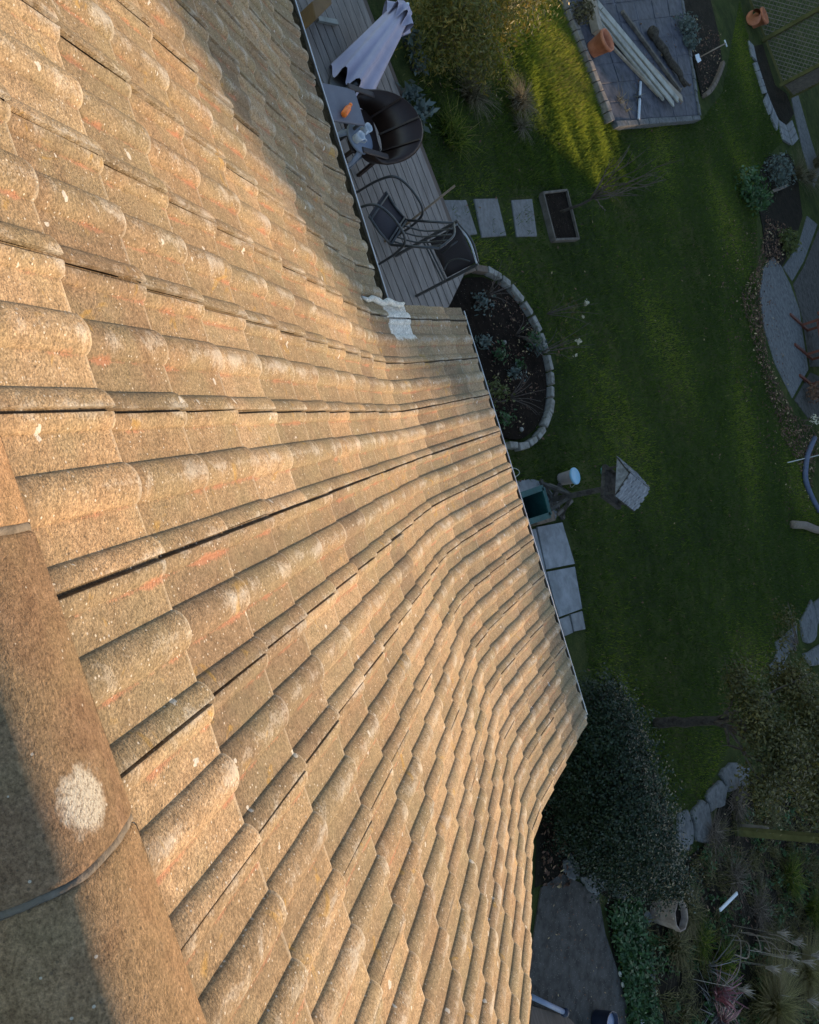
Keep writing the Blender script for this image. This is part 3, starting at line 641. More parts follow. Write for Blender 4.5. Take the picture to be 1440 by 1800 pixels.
def blades(base, n, h, spread, width, seed=0, droop=.5, seg=3, rbase=.06):
    """n arching blades from around base"""
    r = np.random.default_rng(seed); V = []; tn = []
    az = r.random(n) * 2 * np.pi; ln = h * (.55 + .6 * r.random(n)); out = spread * (.25 + r.random(n)); rb = rbase * np.sqrt(r.random(n)); a2 = r.random(n) * 2 * np.pi
    B = np.stack([base[0] + rb * np.cos(a2), base[1] + rb * np.sin(a2), np.full(n, base[2])], 1); D = np.stack([np.cos(az), np.sin(az), 0 * az], 1); S = np.stack([-np.sin(az), np.cos(az), 0 * az], 1)
    rows = []
    for i in range(seg + 1):
        t = i / seg; c = B + D * (out * t ** 1.5)[:, None]; c[:, 2] += ln * (t - droop * t * t * .6); w = width * (1 - .85 * t)
        rows.append((c - S * w, c + S * w))
    V = np.stack([q for a, b in rows for q in (a, b)], 1); k = 2 * (seg + 1); idx = np.arange(n)[:, None] * k
    F = np.concatenate([idx + np.array([[2 * i, 2 * i + 1, 2 * i + 3, 2 * i + 2]]) for i in range(seg)], 0)
    tint = np.tile(r.random(n), seg)
    return V.reshape(-1, 3), F, tint
def cat(*parts):
    V = []; F = []; T = []; b = 0
    for v, f, t in parts: V.append(v); F.append(f + b); T.append(t); b += len(v)
    return np.concatenate(V), np.concatenate(F), np.concatenate(T)
def tuft(name, px, py, h, spread, width, n, mat, label, c='grass', z=0.0, seed=1, droop=.5, rbase=.08, group=None):
    b = G(px, py, z); V, F, T = blades(b, n, h, spread, width, seed, droop, 3, rbase); o = np_obj(name, V, F, mat, org=b, tint=T); return tag(o, label, c, group)
def bush(name, cells, n, size, mat, label, c='shrub', seed=1, stems=5, up=.35, asp=.5, shell=.5, base=None, group=None, stem_r=.015):
    cx = np.mean([q[0] for q in cells], 0); base = base or Vector((cx[0], cx[1], 0)); E_ = empty(name, base, label, c, group)
    mb = MB(); r = random.Random(seed)
    for i in range(stems):
        q = cells[i % len(cells)]; tip = Vector(q[0]) + Vector((r.gauss(0, q[1][0] * .4), r.gauss(0, q[1][1] * .4), q[1][2] * .3)); b0 = base + Vector((r.gauss(0, .05), r.gauss(0, .05), 0))
        mb.tube([b0, b0.lerp(tip, .5) + Vector((r.gauss(0, .04), r.gauss(0, .04), .03)), tip], [stem_r, stem_r * .7, stem_r * .3], 6)
    obj('stems', mb, M['twig'], E_, True)
    V, F, T = leaves(cells, n, size, seed, up, asp, shell); np_obj('foliage', V, F, mat, E_, tint=T); return E_

# ------------------------------------------------------------------ things on the deck
ZD = .121
def V3(x, y, z=0): return Vector((x, y, z))
# closed parasol: pleated canopy hanging round its pole, leaning a little
ft = at(588, 200, Y=7.55); top = at(716, 8, Y=8.35)
PB = Vector((ft.x - .02, 7.35, ZD)); PA = empty('parasol', PB, 'closed lilac grey parasol standing on the deck, leaning out', 'parasol')
ax = (top - PB).normalized(); Lp = (top - PB).length; sx = ax.cross(Vector((0, 0, 1))).normalized(); sy = ax.cross(sx)
mb = MB(); mb.tube([PB, PB + ax * Lp * .99], .02, 10); obj('pole', mb, M['tubeframe'], PA, True)
mb = MB(); mb.lathe(PB, [(.25, 0), (.25, .05), (.06, .08), (.035, .25)], 20); obj('base', mb, M['tubeframe'], PA, True)
def pleat(t0, t1, r0, r1, n, amp, rows, mbx):
    Vv = []
    for j in range(rows + 1):
        t = j / rows; r = r0 + (r1 - r0) * t
        for i in range(n * 8):
            a = 2 * math.pi * i / (n * 8); w = math.cos(a * n + .5 * math.sin(3 * a)); w = math.copysign(abs(w) ** .7, w); rr = r * (1 + amp * w * (.3 + .7 * (1 - t)) + .06 * math.sin(a * 2 + 1))
            z = t0 + (t1 - t0) * t - (.05 * (1 - t) * (1 - w)) * (1 if j == 0 else .4)
            Vv.append(PB + ax * (Lp * z) + (sx * math.cos(a) + sy * math.sin(a)) * rr)
    m = n * 8; mbx.add(Vv, [(j * m + i, j * m + (i + 1) % m, (j + 1) * m + (i + 1) % m, (j + 1) * m + i) for j in range(rows) for i in range(m)])
mb = MB(); pleat(.08, .95, .27, .115, 8, .13, 8, mb); obj('canopy', mb, M['parasol'], PA, True)
mb = MB(); pleat(.86, .985, .19, .035, 8, .18, 4, mb); obj('vent_cap', mb, M['parasol'], PA, True)
mb = MB(); mb.lathe(PB + ax * Lp * .985, [(.028, 0), (.03, .02), (.012, .05)], 12, ax=(sx, sy, ax)); obj('finial', mb, M['white'], PA, True)
# grey table at the wall side, with bottle
tc = [G(*p, .72) for p in ((584, 150), (622, 160), (640, 208), (652, 262), (604, 262))]
tb = [G(588, 158, .72), G(621, 158, .72), G(637, 208, .72), G(606, 216, .72)]
yl = min(p.y for p in tb) - .35; x0, x1 = min(p.x for p in tb), max(p.x for p in tb); y1 = max(p.y for p in tb)
TC = Vector(((x0 + x1) / 2, (yl + y1) / 2, ZD)); TA = empty('garden_table', TC, 'dark grey garden table under the gutter beside the parasol', 'table')
mb = MB(); mb.box(TC + V3(0, 0, .60), (x1 - x0, y1 - yl, .035)); o = obj('table_top', mb, M['table'], TA); o.modifiers.new('b', 'BEVEL').width = .008
for a in (-1, 1):
    for b in (-1, 1):
        mb = MB(); mb.tube([TC + V3(a * (x1 - x0) * .45, b * (y1 - yl) * .44, 0), TC + V3(a * (x1 - x0) * .44, b * (y1 - yl) * .42, .585)], .02, 8); obj('leg', mb, M['tubeframe'], TA, True)
ob = G(607, 195, .74); ob.z = ZD + .618
OB = empty('bottle', ob, 'orange plastic bottle lying on the grey table', 'bottle')
oe = (G(617, 180, .74) - G(602, 202, .74)); oe.z = 0; oe.normalize(); on = Vector((-oe.y, oe.x, 0))
mb = MB(); mb.lathe(ob + V3(0, 0, .036) - oe * .12, [(.022, 0), (.034, .012), (.036, .05), (.034, .14), (.02, .18), (.016, .19)], 14, ax=(on, Vector((0, 0, 1)), oe)); obj('body', mb, M['orange'], OB, True)
mb = MB(); mb.lathe(ob + V3(0, 0, .036) + oe * .07, [(.02, 0), (.02, .035), (.012, .04)], 12, ax=(on, Vector((0, 0, 1)), oe)); obj('cap', mb, M['orange'], OB, True)
# grey plastic stool with two mugs
sc = G(632, 243, .58); sc.z = ZD
SA = empty('stool', sc, 'small blue grey plastic stool with curved legs carrying two white mugs', 'stool')
mb = MB(); mb.lathe(sc, [(.15, .44), (.185, .45), (.19, .475), (.178, .485), (.0, .482)], 22, cap=False); obj('seat', mb, M['grey_plastic'], SA, True)
for i in range(4):
    a = R_(-20 + 90 * i); d = V3(math.cos(a), math.sin(a)); t = V3(-math.sin(a), math.cos(a)); mb = MB(); V = []
    for q, (r, z, w) in enumerate(((.10, .46, .10), (.19, .44, .075), (.235, .32, .05), (.245, .15, .045), (.27, 0, .055))): V += [sc + d * r - t * w / 2 + V3(0, 0, z), sc + d * r + t * w / 2 + V3(0, 0, z), sc + d * (r - .014) + t * w / 2 + V3(0, 0, z - .006), sc + d * (r - .014) - t * w / 2 + V3(0, 0, z - .006)]
    mb.add(V, [(4 * i_ + j, 4 * i_ + (j + 1) % 4, 4 * i_ + 4 + (j + 1) % 4, 4 * i_ + 4 + j) for i_ in range(4) for j in range(4)]); obj('leg', mb, M['grey_plastic'], SA, True)
def mug(px, py, z, lab, tilt):
    c = G(px, py, z); c.z = z; E_ = empty('mug', c, lab, 'mug', 'white mugs on the stool'); s = 1.25
    mb = MB(); mb.lathe(c, [(.030 * s, 0), (.038 * s, .01), (.042 * s, .09 * s), (.039 * s, .09 * s), (.034 * s, .02), (0, .018)], 18, cap=False); obj('cup', mb, M['white_mug'], E_, True)
    a = R_(tilt); d = V3(math.cos(a), math.sin(a)); mb = MB(); mb.tube([c + d * (.040 * s) + V3(0, 0, .08 * s), c + d * (.072 * s) + V3(0, 0, .075 * s), c + d * (.078 * s) + V3(0, 0, .045 * s), c + d * (.04 * s) + V3(0, 0, .02 * s)], .008, 8); obj('handle', mb, M['white_mug'], E_, True)
mug(624, 246, ZD + .483, 'white mug nearer the gutter on the grey stool', 60); mug(637, 232, ZD + .483, 'white mug further from the gutter on the grey stool', -40)
# brown moulded armchair
bc = G(655, 222, .42) + Vector((.17, -.42, 0)); bc.z = ZD
BA = empty('armchair', bc, 'dark brown moulded plastic armchair with slotted back beside the grey table', 'chair')
ey = (G(716, 205, 0) - G(655, 222, 0)); ey = V3(.12, 1).normalized(); ex = V3(ey.y, -ey.x)
def L(x, y, z): return bc + ex * x + ey * y + V3(0, 0, z)
mb = MB(); mb.prism([(L(x, y, 0).x, L(x, y, 0).y) for x, y in ((-.27, -.22), (.27, -.22), (.30, .18), (.2, .28), (-.2, .28), (-.30, .18))], ZD + .395, ZD + .425, bev=.01); obj('seat', mb, M['brown_plastic'], BA)
mb = MB(); Vv = []; nb = 26; tops = []
for i in range(nb + 1):
    a = R_(-38) + R_(256) * i / nb; c_, s_ = math.cos(a), math.sin(a); back = max(0, s_) ** .8
    x, y = .37 * c_, .10 + .30 * s_; h = .60 + .27 * back
    lo = L(x * .88, y * .9, .40 + .20 * (1 - back) * .0); hi = L(x * 1.10, y * 1.0 + .16 * back, h); hi2 = L(x * 1.2, y * 1.0 + .19 * back + .02, h - .025); lo2 = lo + (hi2 - hi) * .3
    Vv += [lo, hi, hi2, lo2]; tops.append(hi2)
quads = []
for i in range(nb):
    openw = (i % 3 != 0) and 5 < i < nb - 6
    for j in range(4):
        quads.append((4 * i + j, 4 * i + (j + 1) % 4, 4 * i + 4 + (j + 1) % 4, 4 * i + 4 + j))
mb.add(Vv, quads)
obj('back_shell', mb, M['brown_plastic'], BA, True)
for i in range(1, nb):                        # inner face: rails with slots between
    mbs = MB(); lo, hi = Vv[4 * i], Vv[4 * i + 1]; nx_ = (Vv[4 * min(i + 1, nb)] - Vv[4 * max(i - 1, 0)]).normalized(); w = .022 if (6 < i < nb - 6 and i % 4 == 2) else 0
    if not w: continue
    inn = (L(0, .1, .6) - (lo + hi) / 2); inn.z = 0; inn.normalize(); mbs.box(lo.lerp(hi, .5) + inn * .012, ((hi - lo).length, w, .012), ((hi - lo).normalized(), nx_, (hi - lo).normalized().cross(nx_))); obj('back_slat', mbs, M['brown_plastic'], BA)
for x, y in ((-.26, -.2), (.26, -.2), (-.24, .26), (.24, .26)):
    mb = MB(); mb.bar(L(x, y, .41), L(x * 1.08, y * 1.12, 0), .05, .03, up=(1, 0, 0)); obj('leg', mb, M['brown_plastic'], BA)
for s_ in (-1, 1):
    mb = MB(); mb.box(L(s_ * .36, -.06, .615), (.07, .42, .025), (ex, ey, Vector((0, 0, 1)))); o = obj('armrest', mb, M['brown_plastic'], BA); o.modifiers.new('b', 'BEVEL').width = .01
# sling chair nearest the house: curved arm loops, sling seat and back
def arc3(pts, n=6):
    """Catmull-Rom through pts"""
    P = [Vector(p) for p in pts]; P = [P[0] * 2 - P[1]] + P + [P[-1] * 2 - P[-2]]; out = []
    for i in range(1, len(P) - 2):
        for k in range(n):
            t = k / n; out.append(.5 * ((2 * P[i]) + (P[i + 1] - P[i - 1]) * t + (2 * P[i - 1] - 5 * P[i] + 4 * P[i + 1] - P[i + 2]) * t * t + (3 * P[i] - P[i - 1] - 3 * P[i + 1] + P[i + 2]) * t ** 3))
    return out + [P[-2]]
zs = ZD + .40
SQ = [G(678, 337, zs), G(715, 387, zs), G(690, 409, zs), G(645, 362, zs)]      # seat corners: far front, far rear, near rear, near front
nv_ = (SQ[1] - SQ[0]).normalized(); wv_ = Vector((nv_.y, -nv_.x, 0)); wv_ = wv_ if wv_.y < 0 else -wv_
SQ[2] = SQ[1] + wv_ * .52; SQ[3] = SQ[0] + wv_ * .52
sc_ = sum(SQ, Vector()) / 4; sc_.z = ZD
CA = empty('sling_chair', sc_, 'brown grey sling seat chair with arched tube arms beside the gutter', 'chair')
mb = MB(); V = []
for t in (0, .33, .67, 1):
    a, b = SQ[0].lerp(SQ[1], t), SQ[3].lerp(SQ[2], t); sag = -.03 * math.sin(math.pi * t); V += [a + V3(0, 0, sag), a.lerp(b, .5) + V3(0, 0, sag - .015), b + V3(0, 0, sag)]
mb.add(V, [(3 * i_ + j_, 3 * i_ + j_ + 1, 3 * i_ + 4 + j_, 3 * i_ + 3 + j_) for i_ in range(3) for j_ in range(2)]); o = obj('seat', mb, M['sling'], CA, True); o.modifiers.new('s', 'SOLIDIFY').thickness = .008
for a, b in ((0, 1), (3, 2)):
    mb = MB(); mb.tube([SQ[a], SQ[a].lerp(SQ[b], .5) + V3(0, 0, -.02), SQ[b]], .015, 8); obj('seat_rail', mb, M['tubeframe'], CA, True)
for k_, e in ((0, 0), (1, .50)):
    f = wv_ * e + (-wv_ * .05 if k_ == 0 else wv_ * .05)
    q = [SQ[0] - nv_ * .16 + V3(0, 0, -.40), SQ[0] - nv_ * .14 + V3(0, 0, -.02), SQ[0] - nv_ * .06 + V3(0, 0, .20), SQ[0].lerp(SQ[1], .45) + V3(0, 0, .27), SQ[1] + nv_ * .02 + V3(0, 0, .22), SQ[1] + nv_ * .10 + V3(0, 0, .0), SQ[1] + nv_ * .12 + V3(0, 0, -.40)]
    mb = MB(); mb.tube(arc3([x + f for x in q], 6), .015, 8); obj('arm_loop', mb, M['tubeframe'], CA, True)
bk0, bk1 = SQ[1] + V3(0, 0, .0), SQ[2] + V3(0, 0, .0); bt0, bt1 = bk0 + nv_ * .30 + V3(0, 0, .50), bk1 + nv_ * .30 + V3(0, 0, .50)
for a, b in ((bk0, bt0), (bk1, bt1), (bk0, bk1)):
    mb = MB(); mb.tube([a, b], .015, 8); obj('back_tube', mb, M['tubeframe'], CA, True)
mb = MB(); mb.tube(arc3([bt0, bt0.lerp(bt1, .5) + (bt0 - bk0) * .14, bt1]), .015, 8); obj('back_tube', mb, M['tubeframe'], CA, True)
for t in (.22, .45, .68, .86):
    a, b = bk0.lerp(bk1, t), bt0.lerp(bt1, t); mb = MB(); mb.tube(arc3([a, a.lerp(b, .5) + V3(.0, 0, -.05) + nv_ * .03, b + (bt0 - bk0) * .09]), .010, 6); obj('back_rung', mb, M['tubeframe'], CA, True)
for t in (.1, .9):
    a = SQ[0].lerp(SQ[1], t); mb = MB(); mb.tube([a, a + wv_ * .52], .012, 8); obj('cross_tube', mb, M['tubeframe'], CA, True)
# folded recliner standing upright on its two long rails
ra, rb = G(695, 450, ZD), G(731, 521, ZD); ta, tb2 = at(806, 388, Y=ra.y + .16), at(841, 464, Y=rb.y + .16)
gc = (ra + rb) / 2
GA = empty('folded_recliner', gc, 'folded sling recliner standing upright on two long dark rails at the deck edge', 'chair')
for a, b in ((ra, ta), (rb, tb2)):
    mb = MB(); mb.bar(a, b, .05, .03, up=(1, 0, 0)); o = obj('rail', mb, M['tubeframe'], GA); o.modifiers.new('b', 'BEVEL').width = .008
nrmG = (ta - ra).cross(rb - ra).normalized(); nrmG = nrmG if nrmG.y < 0 else -nrmG
def LG(t, s, off=0): return ra.lerp(ta, t).lerp(rb.lerp(tb2, t), s) + nrmG * off
mb = MB(); V = []; tt5 = (.52, .62, .72, .82, .92, .97)
for t in tt5: V += [LG(t, .07, -.02), LG(t, .5, -.035), LG(t, .95, -.02)]
mb.add(V, [(3 * i + j, 3 * i + j + 1, 3 * i + 4 + j, 3 * i + 3 + j) for i in range(len(tt5) - 1) for j in range(2)]); o = obj('sling', mb, M['sling'], GA, True); o.modifiers.new('s', 'SOLIDIFY').thickness = .006
for a, b in (((.50, .0), (.50, 1)), ((.46, .0), (.46, 1)), ((.62, .42), (.88, .36))):
    mb = MB(); mb.tube([LG(*a, .02), LG(*b, .02)], .011, 8); obj('cross_tube', mb, M['tubeframe'], GA, True)
for q in (((.56, .20), (.66, .24), (.80, .10), (.92, .04)), ((.55, .78), (.66, .66), (.80, .70), (.93, .86))):
    mb = MB(); mb.tube(arc3([LG(*x, .04) for x in q]), .010, 8); obj('arm_tube', mb, M['tubeframe'], GA, True)
for off in (.03, .09):
    mb = MB(); mb.tube(arc3([LG(.97 + off * .3, .05, off * .3), LG(1.0 + off, .5, off), LG(.97 + off * .6, .97, off * .3)]), .012, 8); obj('head_tube', mb, M['metal'] if off < .05 else M['tubeframe'], GA, True)
# broom handle leaning
bb = G(676, 425, ZD); tt = at(800, 326, Y=bb.y + .5)
mb = MB(); mb.tube([bb, bb.lerp(tt, .5), tt], [.014, .014, .013], 10); tag(obj('broom_handle', mb, M['broom'], smooth=True, org=bb), 'brown wooden pole leaning upright in front of the sling chair', 'pole')
# brown panel and light batten at the top of the deck
p0 = G(556, 20, .5); p0.z = ZD
mb = MB(); mb.prism([G(549, 2, .5), G(580, -20, .5), G(584, 6, .5), G(556, 34, .5)], ZD, .5, bev=.01); tag(obj('wooden_box', mb, M['brown_panel']), 'orange brown wooden box by the gutter behind the parasol', 'box')
mb = MB(); mb.bar(G(558, 33, .16), G(592, 40, .16), .06, .04); tag(obj('batten', mb, M['plank']), 'short pale batten lying on the deck behind the parasol', 'plank')

# ------------------------------------------------------------------ sapling, bird table and things by the wall
def grow(base, tip, r0, r1, n, seed, wob=.04):
    r = random.Random(seed); return [base.lerp(tip, i / n) + (V3(r.gauss(0, wob), r.gauss(0, wob), r.gauss(0, wob * .5)) if 0 < i < n else V3(0, 0)) for i in range(n + 1)], [r0 + (r1 - r0) * i / n for i in range(n + 1)]
sb = G(985, 373, .11)
SP = empty('sapling', sb, 'bare leafless sapling growing in the square planter', 'tree')
t1 = at(1046, 346, Y=sb.y + .12)
p, r = grow(sb, t1, .026, .018, 5, 3, .012); mb = MB(); mb.tube(p, r, 8); obj('trunk', mb, M['bark'], SP, True)
tips = [(1180, 283), (1165, 300), (1172, 315), (1150, 325), (1130, 283), (1112, 268), (1092, 275), (1088, 320), (1120, 345), (1145, 305), (1105, 262), (1066, 370)]
for i, (x, y) in enumerate(tips):
    tp = at(x, y, Y=sb.y + random.uniform(-.25, .85)); st = t1.lerp(sb, random.uniform(0, .22)); p, r = grow(st, tp, .011, .003, 5, 40 + i, .035); mb = MB(); mb.tube(p, r, 5)
    for j in range(3):
        q = p[2 + j % 3]; e = q + (tp - st) * random.uniform(.18, .34) + V3(random.gauss(0, .1), random.gauss(0, .1), random.gauss(0, .06)); mb.tube([q, q.lerp(e, .5) + V3(0, 0, .02), e], [.005, .004, .002], 4)
    obj('branch', mb, M['twig'], SP, True)
# bird table
bb = G(968, 879); bt = at(1072, 857, Y=bb.y + .03)
BT = empty('bird_table', bb, 'weathered wooden bird table with shingled pitched roof on a post', 'bird table')
mb = MB(); mb.bar(bb, bt, .07, .07, up=(1, 0, 0)); obj('post', mb, M['birdwood'], BT)
for i in range(4):
    a = R_(25 + 90 * i); d = V3(math.cos(a), math.sin(a)); mb = MB(); mb.bar(bb + d * .30 + V3(0, 0, .03), bb + V3(0, 0, .32) + d * .03, .045, .05); obj('brace', mb, M['birdwood'], BT)
    mb = MB(); mb.bar(bb + V3(0, 0, .025), bb + d * .36 + V3(0, 0, .025), .06, .05); obj('foot', mb, M['birdwood'], BT)
yaw = R_(-38); fx = V3(math.cos(yaw), math.sin(yaw)); fy = V3(-math.sin(yaw), math.cos(yaw)); tz = V3(0, 0, 1)
mb = MB(); mb.box(bt + tz * .01, (.46, .42, .025), (fx, fy, tz)); obj('tray', mb, M['birdwood'], BT)
for s_ in (-1, 1):
    mb = MB(); mb.bar(bt + fx * s_ * .235 - fy * .22 + tz * .03, bt + fx * s_ * .235 + fy * .22 + tz * .03, .018, .06); obj('tray_lip', mb, M['birdwood'], BT)
    mb = MB(); mb.bar(bt + fy * s_ * .215 - fx * .22 + tz * .03, bt + fy * s_ * .215 + fx * .22 + tz * .03, .018, .06); obj('tray_lip', mb, M['birdwood'], BT)
    for q in (-1, 1):
        mb = MB(); mb.bar(bt + fx * s_ * .19 + fy * q * .18 + tz * .02, bt + fx * s_ * .19 + fy * q * .18 + tz * .25, .028, .028, up=(1, 0, 0)); obj('corner_post', mb, M['birdwood'], BT)
ridge0 = bt + tz * .44
for s_ in (-1, 1):
    eave_ = ridge0 + fx * s_ * .30 - tz * .21; dn = (eave_ - ridge0).normalized(); nn = dn.cross(fy) if dn.cross(fy).z > 0 else fy.cross(dn)
    mb = MB(); mb.box((ridge0 + eave_) / 2, ((eave_ - ridge0).length, .52, .012), (dn, fy, nn)); rf = obj('roof_panel', mb, M['birdwood'], BT)
    for c in range(7):
        for k in range(9):
            wj = .056; cpos = ridge0 + dn * (.028 + c * .049) + fy * (-.232 + k * .058 + (.02 if c % 2 else 0)) + nn * (.012 + random.uniform(0, .006))
            mb = MB(); mb.box(cpos, (.062, wj * random.uniform(.75, .98), .010), ((dn + nn * -.10).normalized(), fy, nn), jit=.003); obj('shingle', mb, M['shingle'], rf)
for s_ in (-1, 1):
    q = ridge0 + fy * s_ * .245; mb = MB(); mb.add([q - tz * .015 - fy * .008, q + fx * .27 - tz * .20 - fy * .008, q - fx * .27 - tz * .20 - fy * .008, q - tz * .015 + fy * .008, q + fx * .27 - tz * .20 + fy * .008, q - fx * .27 - tz * .20 + fy * .008], [(0, 1, 2), (5, 4, 3), (0, 3, 4, 1), (1, 4, 5, 2), (2, 5, 3, 0)]); obj('gable_board', mb, M['shingle'], BT)
# teal trough: open box
tz0 = .50; q4 = [G(*p, tz0) for p in ((921, 868), (955, 857), (968, 905), (934, 915))]; q4[0] -= V3(0, .1); q4[3] -= V3(0, .1)
tcn = sum(q4, Vector()) / 4; tcn.z = 0.012
TT = empty('trough', tcn, 'dark teal open topped plastic trough against the house wall', 'trough')
for i in range(4):
    a, b = q4[i], q4[(i + 1) % 4]; mb = MB(); mb.bar(V3(a.x, a.y, .262), V3(b.x, b.y, .262), .02, .476); obj('side', mb, M['teal'], TT)
    mb = MB(); mb.bar(V3(a.x, a.y, .49), V3(b.x, b.y, .49), .075, .028); obj('rim', mb, M['teal'], TT)
mb = MB(); mb.prism(q4, .02, .05); obj('floor', mb, M['navy'], TT)
# bucket with blue lid
bk = G(985, 843); LB = empty('bucket', bk, 'pale pinkish bucket with a light blue lid on the lawn', 'bucket')
mb = MB(); mb.lathe(bk, [(.085, 0), (.09, .01), (.105, .22), (.11, .225), (.11, .24)], 24); obj('body', mb, M['bucket'], LB, True)
mb = MB(); mb.lathe(bk, [(.122, .235), (.126, .242), (.126, .262), (.118, .27), (.108, .262), (0, .264)], 28, cap=False); obj('lid', mb, M['lid'], LB, True)
mb = MB(); mb.tube(arc3([bk + V3(.11, .02, .22), bk + V3(.16, .08, .1), bk + V3(.10, .15, .06), bk + V3(.0, .12, .2)]), .004, 6); obj('handle', mb, M['cane'], LB, True)
rc_ = G(1062, 828, .03); mb = MB(); mb.lathe(rc_, [(.05, -.03), (.075, -.028), (.085, .03), (.075, .035), (.062, -.015), (0, -.02)], 22, cap=False); tag(obj('plastic_bowl', mb, M['green_ring'], smooth=True), 'small mint green bowl lying on the lawn by the bird table', 'bowl')
mb = MB(); mb.bar(G(935, 916, .1), G(968, 908, .1), .14, .16); o = obj('concrete_block', mb, M['brick_stone']); tag(o, 'mottled brown block between teal trough and pale slab', 'block'); o.modifiers.new('b', 'BEVEL').width = .012
for i, (a, b, lab) in enumerate((((980, 905), (1006, 880), 'pale wood offcut crossing the bird table foot'), ((965, 852), (990, 862), 'dark wood offcut beside the bird table foot'))):
    mb = MB(); mb.bar(G(*a, .1), G(*b, .14), .045, .03); tag(obj('offcut', mb, M['timber']), lab, 'wood', 'offcuts round the bird table')
mb = MB(); c = G(903, 832, .15); mb.tube(arc3([c + V3(-.1, -.03, -.1), c + V3(-.05, .08, 0), c + V3(.03, .1, .02), c + V3(.08, 0, -.08)]), .006, 6); tag(obj('hose_end', mb, M['cane'], smooth=True), 'short pale hose end showing past the gutter', 'hose')

# ------------------------------------------------------------------ raised patio with timber pile
zp = .16
pa, pb, pc, pd = G(1080, 213, zp), G(1228, 203, zp), G(1192, -40, zp), G(990, -20, zp)
mb = MB(); mb.prism([pa, pb, pc, pd], -.05, zp - .008)
PT = tag(obj('patio', mb, M['patio']), 'raised patio of dark slabs strewn with old timber', 'patio', kind='structure')
def bil(u, v, z): q = pa.lerp(pb, u).lerp(pd.lerp(pc, u), v); return V3(q.x, q.y, z)
nu, nv = 6, 7
for i in range(nu):
    for j in range(nv):
        g_ = .006; z = zp + random.uniform(-.004, .004)
        P = [bil((i + a) / nu + (g_ if a == 0 else -g_), (j + b) / nv + (g_ if b == 0 else -g_), z) for a, b in ((0, 0), (1, 0), (1, 1), (0, 1))]
        mb = MB(); mb.prism(P, zp - .03, z, bev=.006); obj('slab', mb, M['patio'], PT)
def edge_row(a, b, n, w, h, mat, out):
    for i in range(n):
        p, q = a.lerp(b, (i + .03) / n), a.lerp(b, (i + .97) / n); d = V3(out.x, out.y) * w * .5; mb = MB()
        mb.bar(V3(p.x, p.y, h / 2) + d, V3(q.x, q.y, h / 2) + d, w * random.uniform(.85, 1.05), h + random.uniform(-.02, .02)); o = obj('kerb_stone', mb, mat, PT); bv = o.modifiers.new('b', 'BEVEL'); bv.width = .012; bv.segments = 2
e1 = (pa - pb).normalized(); e2 = (pa - pd).normalized()
edge_row(pa, pd, 13, .20, .20, M['patio_edge'], e1); edge_row(pa, pb, 9, .12, .19, M['flag'], e2); edge_row(pb, pc, 12, .12, .19, M['flag'], -e1)
def plank(a, b, w, h, z, mat, label, tilt=0.0, c='plank', g='timber pile on the patio'):
    p, q = G(*a, z), G(*b, z); up = V3(math.sin(tilt), 0, math.cos(tilt)); mb = MB(); mb.bar(p, q, w, h, up=up); o = tag(obj('plank', mb, mat, org=V3(p.x, p.y, z - h / 2)), label, c, g); o.modifiers.new('b', 'BEVEL').width = .006
plank((1046, 20), (1180, 176), .17, .03, zp + .02, M['plank_brown'], 'dull brown plank lowest in the timber pile')
plank((1058, 62), (1158, 168), .06, .05, zp + .025, M['plank_brown'], 'thin brown batten on the pot side of the timber pile')
plank((1052, 34), (1166, 174), .09, .05, zp + .065, M['plank'], 'grey batten second from the pot in the timber pile')
plank((1040, 6), (1184, 183), .15, .035, zp + .12, M['plank'], 'long pale plank on top of the timber pile')
plank((1050, 5), (1192, 176), .13, .035, zp + .16, M['plank'], 'palest long plank crossing the top of the pile', .15)
plank((1090, 62), (1199, 174), .17, .04, zp + .09, M['plank_brown'], 'grained brown plank on the far side of the pile')
plank((1094, 20), (1196, 160), .08, .07, zp + .04, M['timber'], 'dark square post lying beside the timber pile')
plank((1034, -15), (1051, 58), .20, .16, zp + .09, M['plank_brown'], 'thick brown beam end behind the terracotta pot')
p, r = grow(G(1144, 52, zp + .09), G(1206, 150, zp + .08), .11, .06, 9, 5, .05); mb = MB(); mb.tube(p, [x * random.uniform(.8, 1.2) for x in r], 9)
mb.tube([p[8], p[8] + V3(.15, .3, .05)], [.05, .02], 6); tag(obj('rotten_log', mb, M['log'], smooth=True), 'dark rotten log beyond the timber pile', 'log')
mp0, mp1 = G(1126, 144, zp + .03), G(1123, 209, zp + .03); MP = empty('metal_pole', (mp0 + mp1) / 2 - V3(0, 0, .03), 'light grey metal pole with a clamp lying on the patio', 'pole')
mb = MB(); mb.tube([mp0, mp1], .028, 10); obj('tube', mb, M['metal'], MP, True)
mb = MB(); mb.tube([mp0.lerp(mp1, .42), mp0.lerp(mp1, .47)], .045, 10); obj('clamp', mb, M['navy'], MP, True)
def pot(c, r, h, mat, label, soil=True, n=28, ax=None, name='plant_pot'):
    E_ = empty(name, c, label, 'plant pot'); mb = MB(); mb.lathe(c, [(r * .68, 0), (r * .70, .01), (r * .93, h * .82), (r * .94, h * .82), (r * 1.0, h * .83), (r, h), (r * .9, h), (r * .86, h * .8), (r * .66, .05), (0, .04)], n, cap=False); obj('body', mb, mat, E_, n > 12)
    if soil: mb = MB(); mb.lathe(c, [(r * .85, h * .78), (r * .3, h * .82), (0, h * .83)], n, cap=False); obj('soil', mb, M['soil'], E_, True)
    return E_
pc0 = G(1040, 88, zp); E_ = pot(pc0, .21, .36, M['terracotta'], 'orange terracotta pot standing on the patio edge by the timber', False)
mb = MB(); mb.lathe(pc0, [(.06, .06), (.07, .15), (.05, .17), (0, .17)], 9, cap=False); obj('paper_scrap', mb, M['white'], E_)
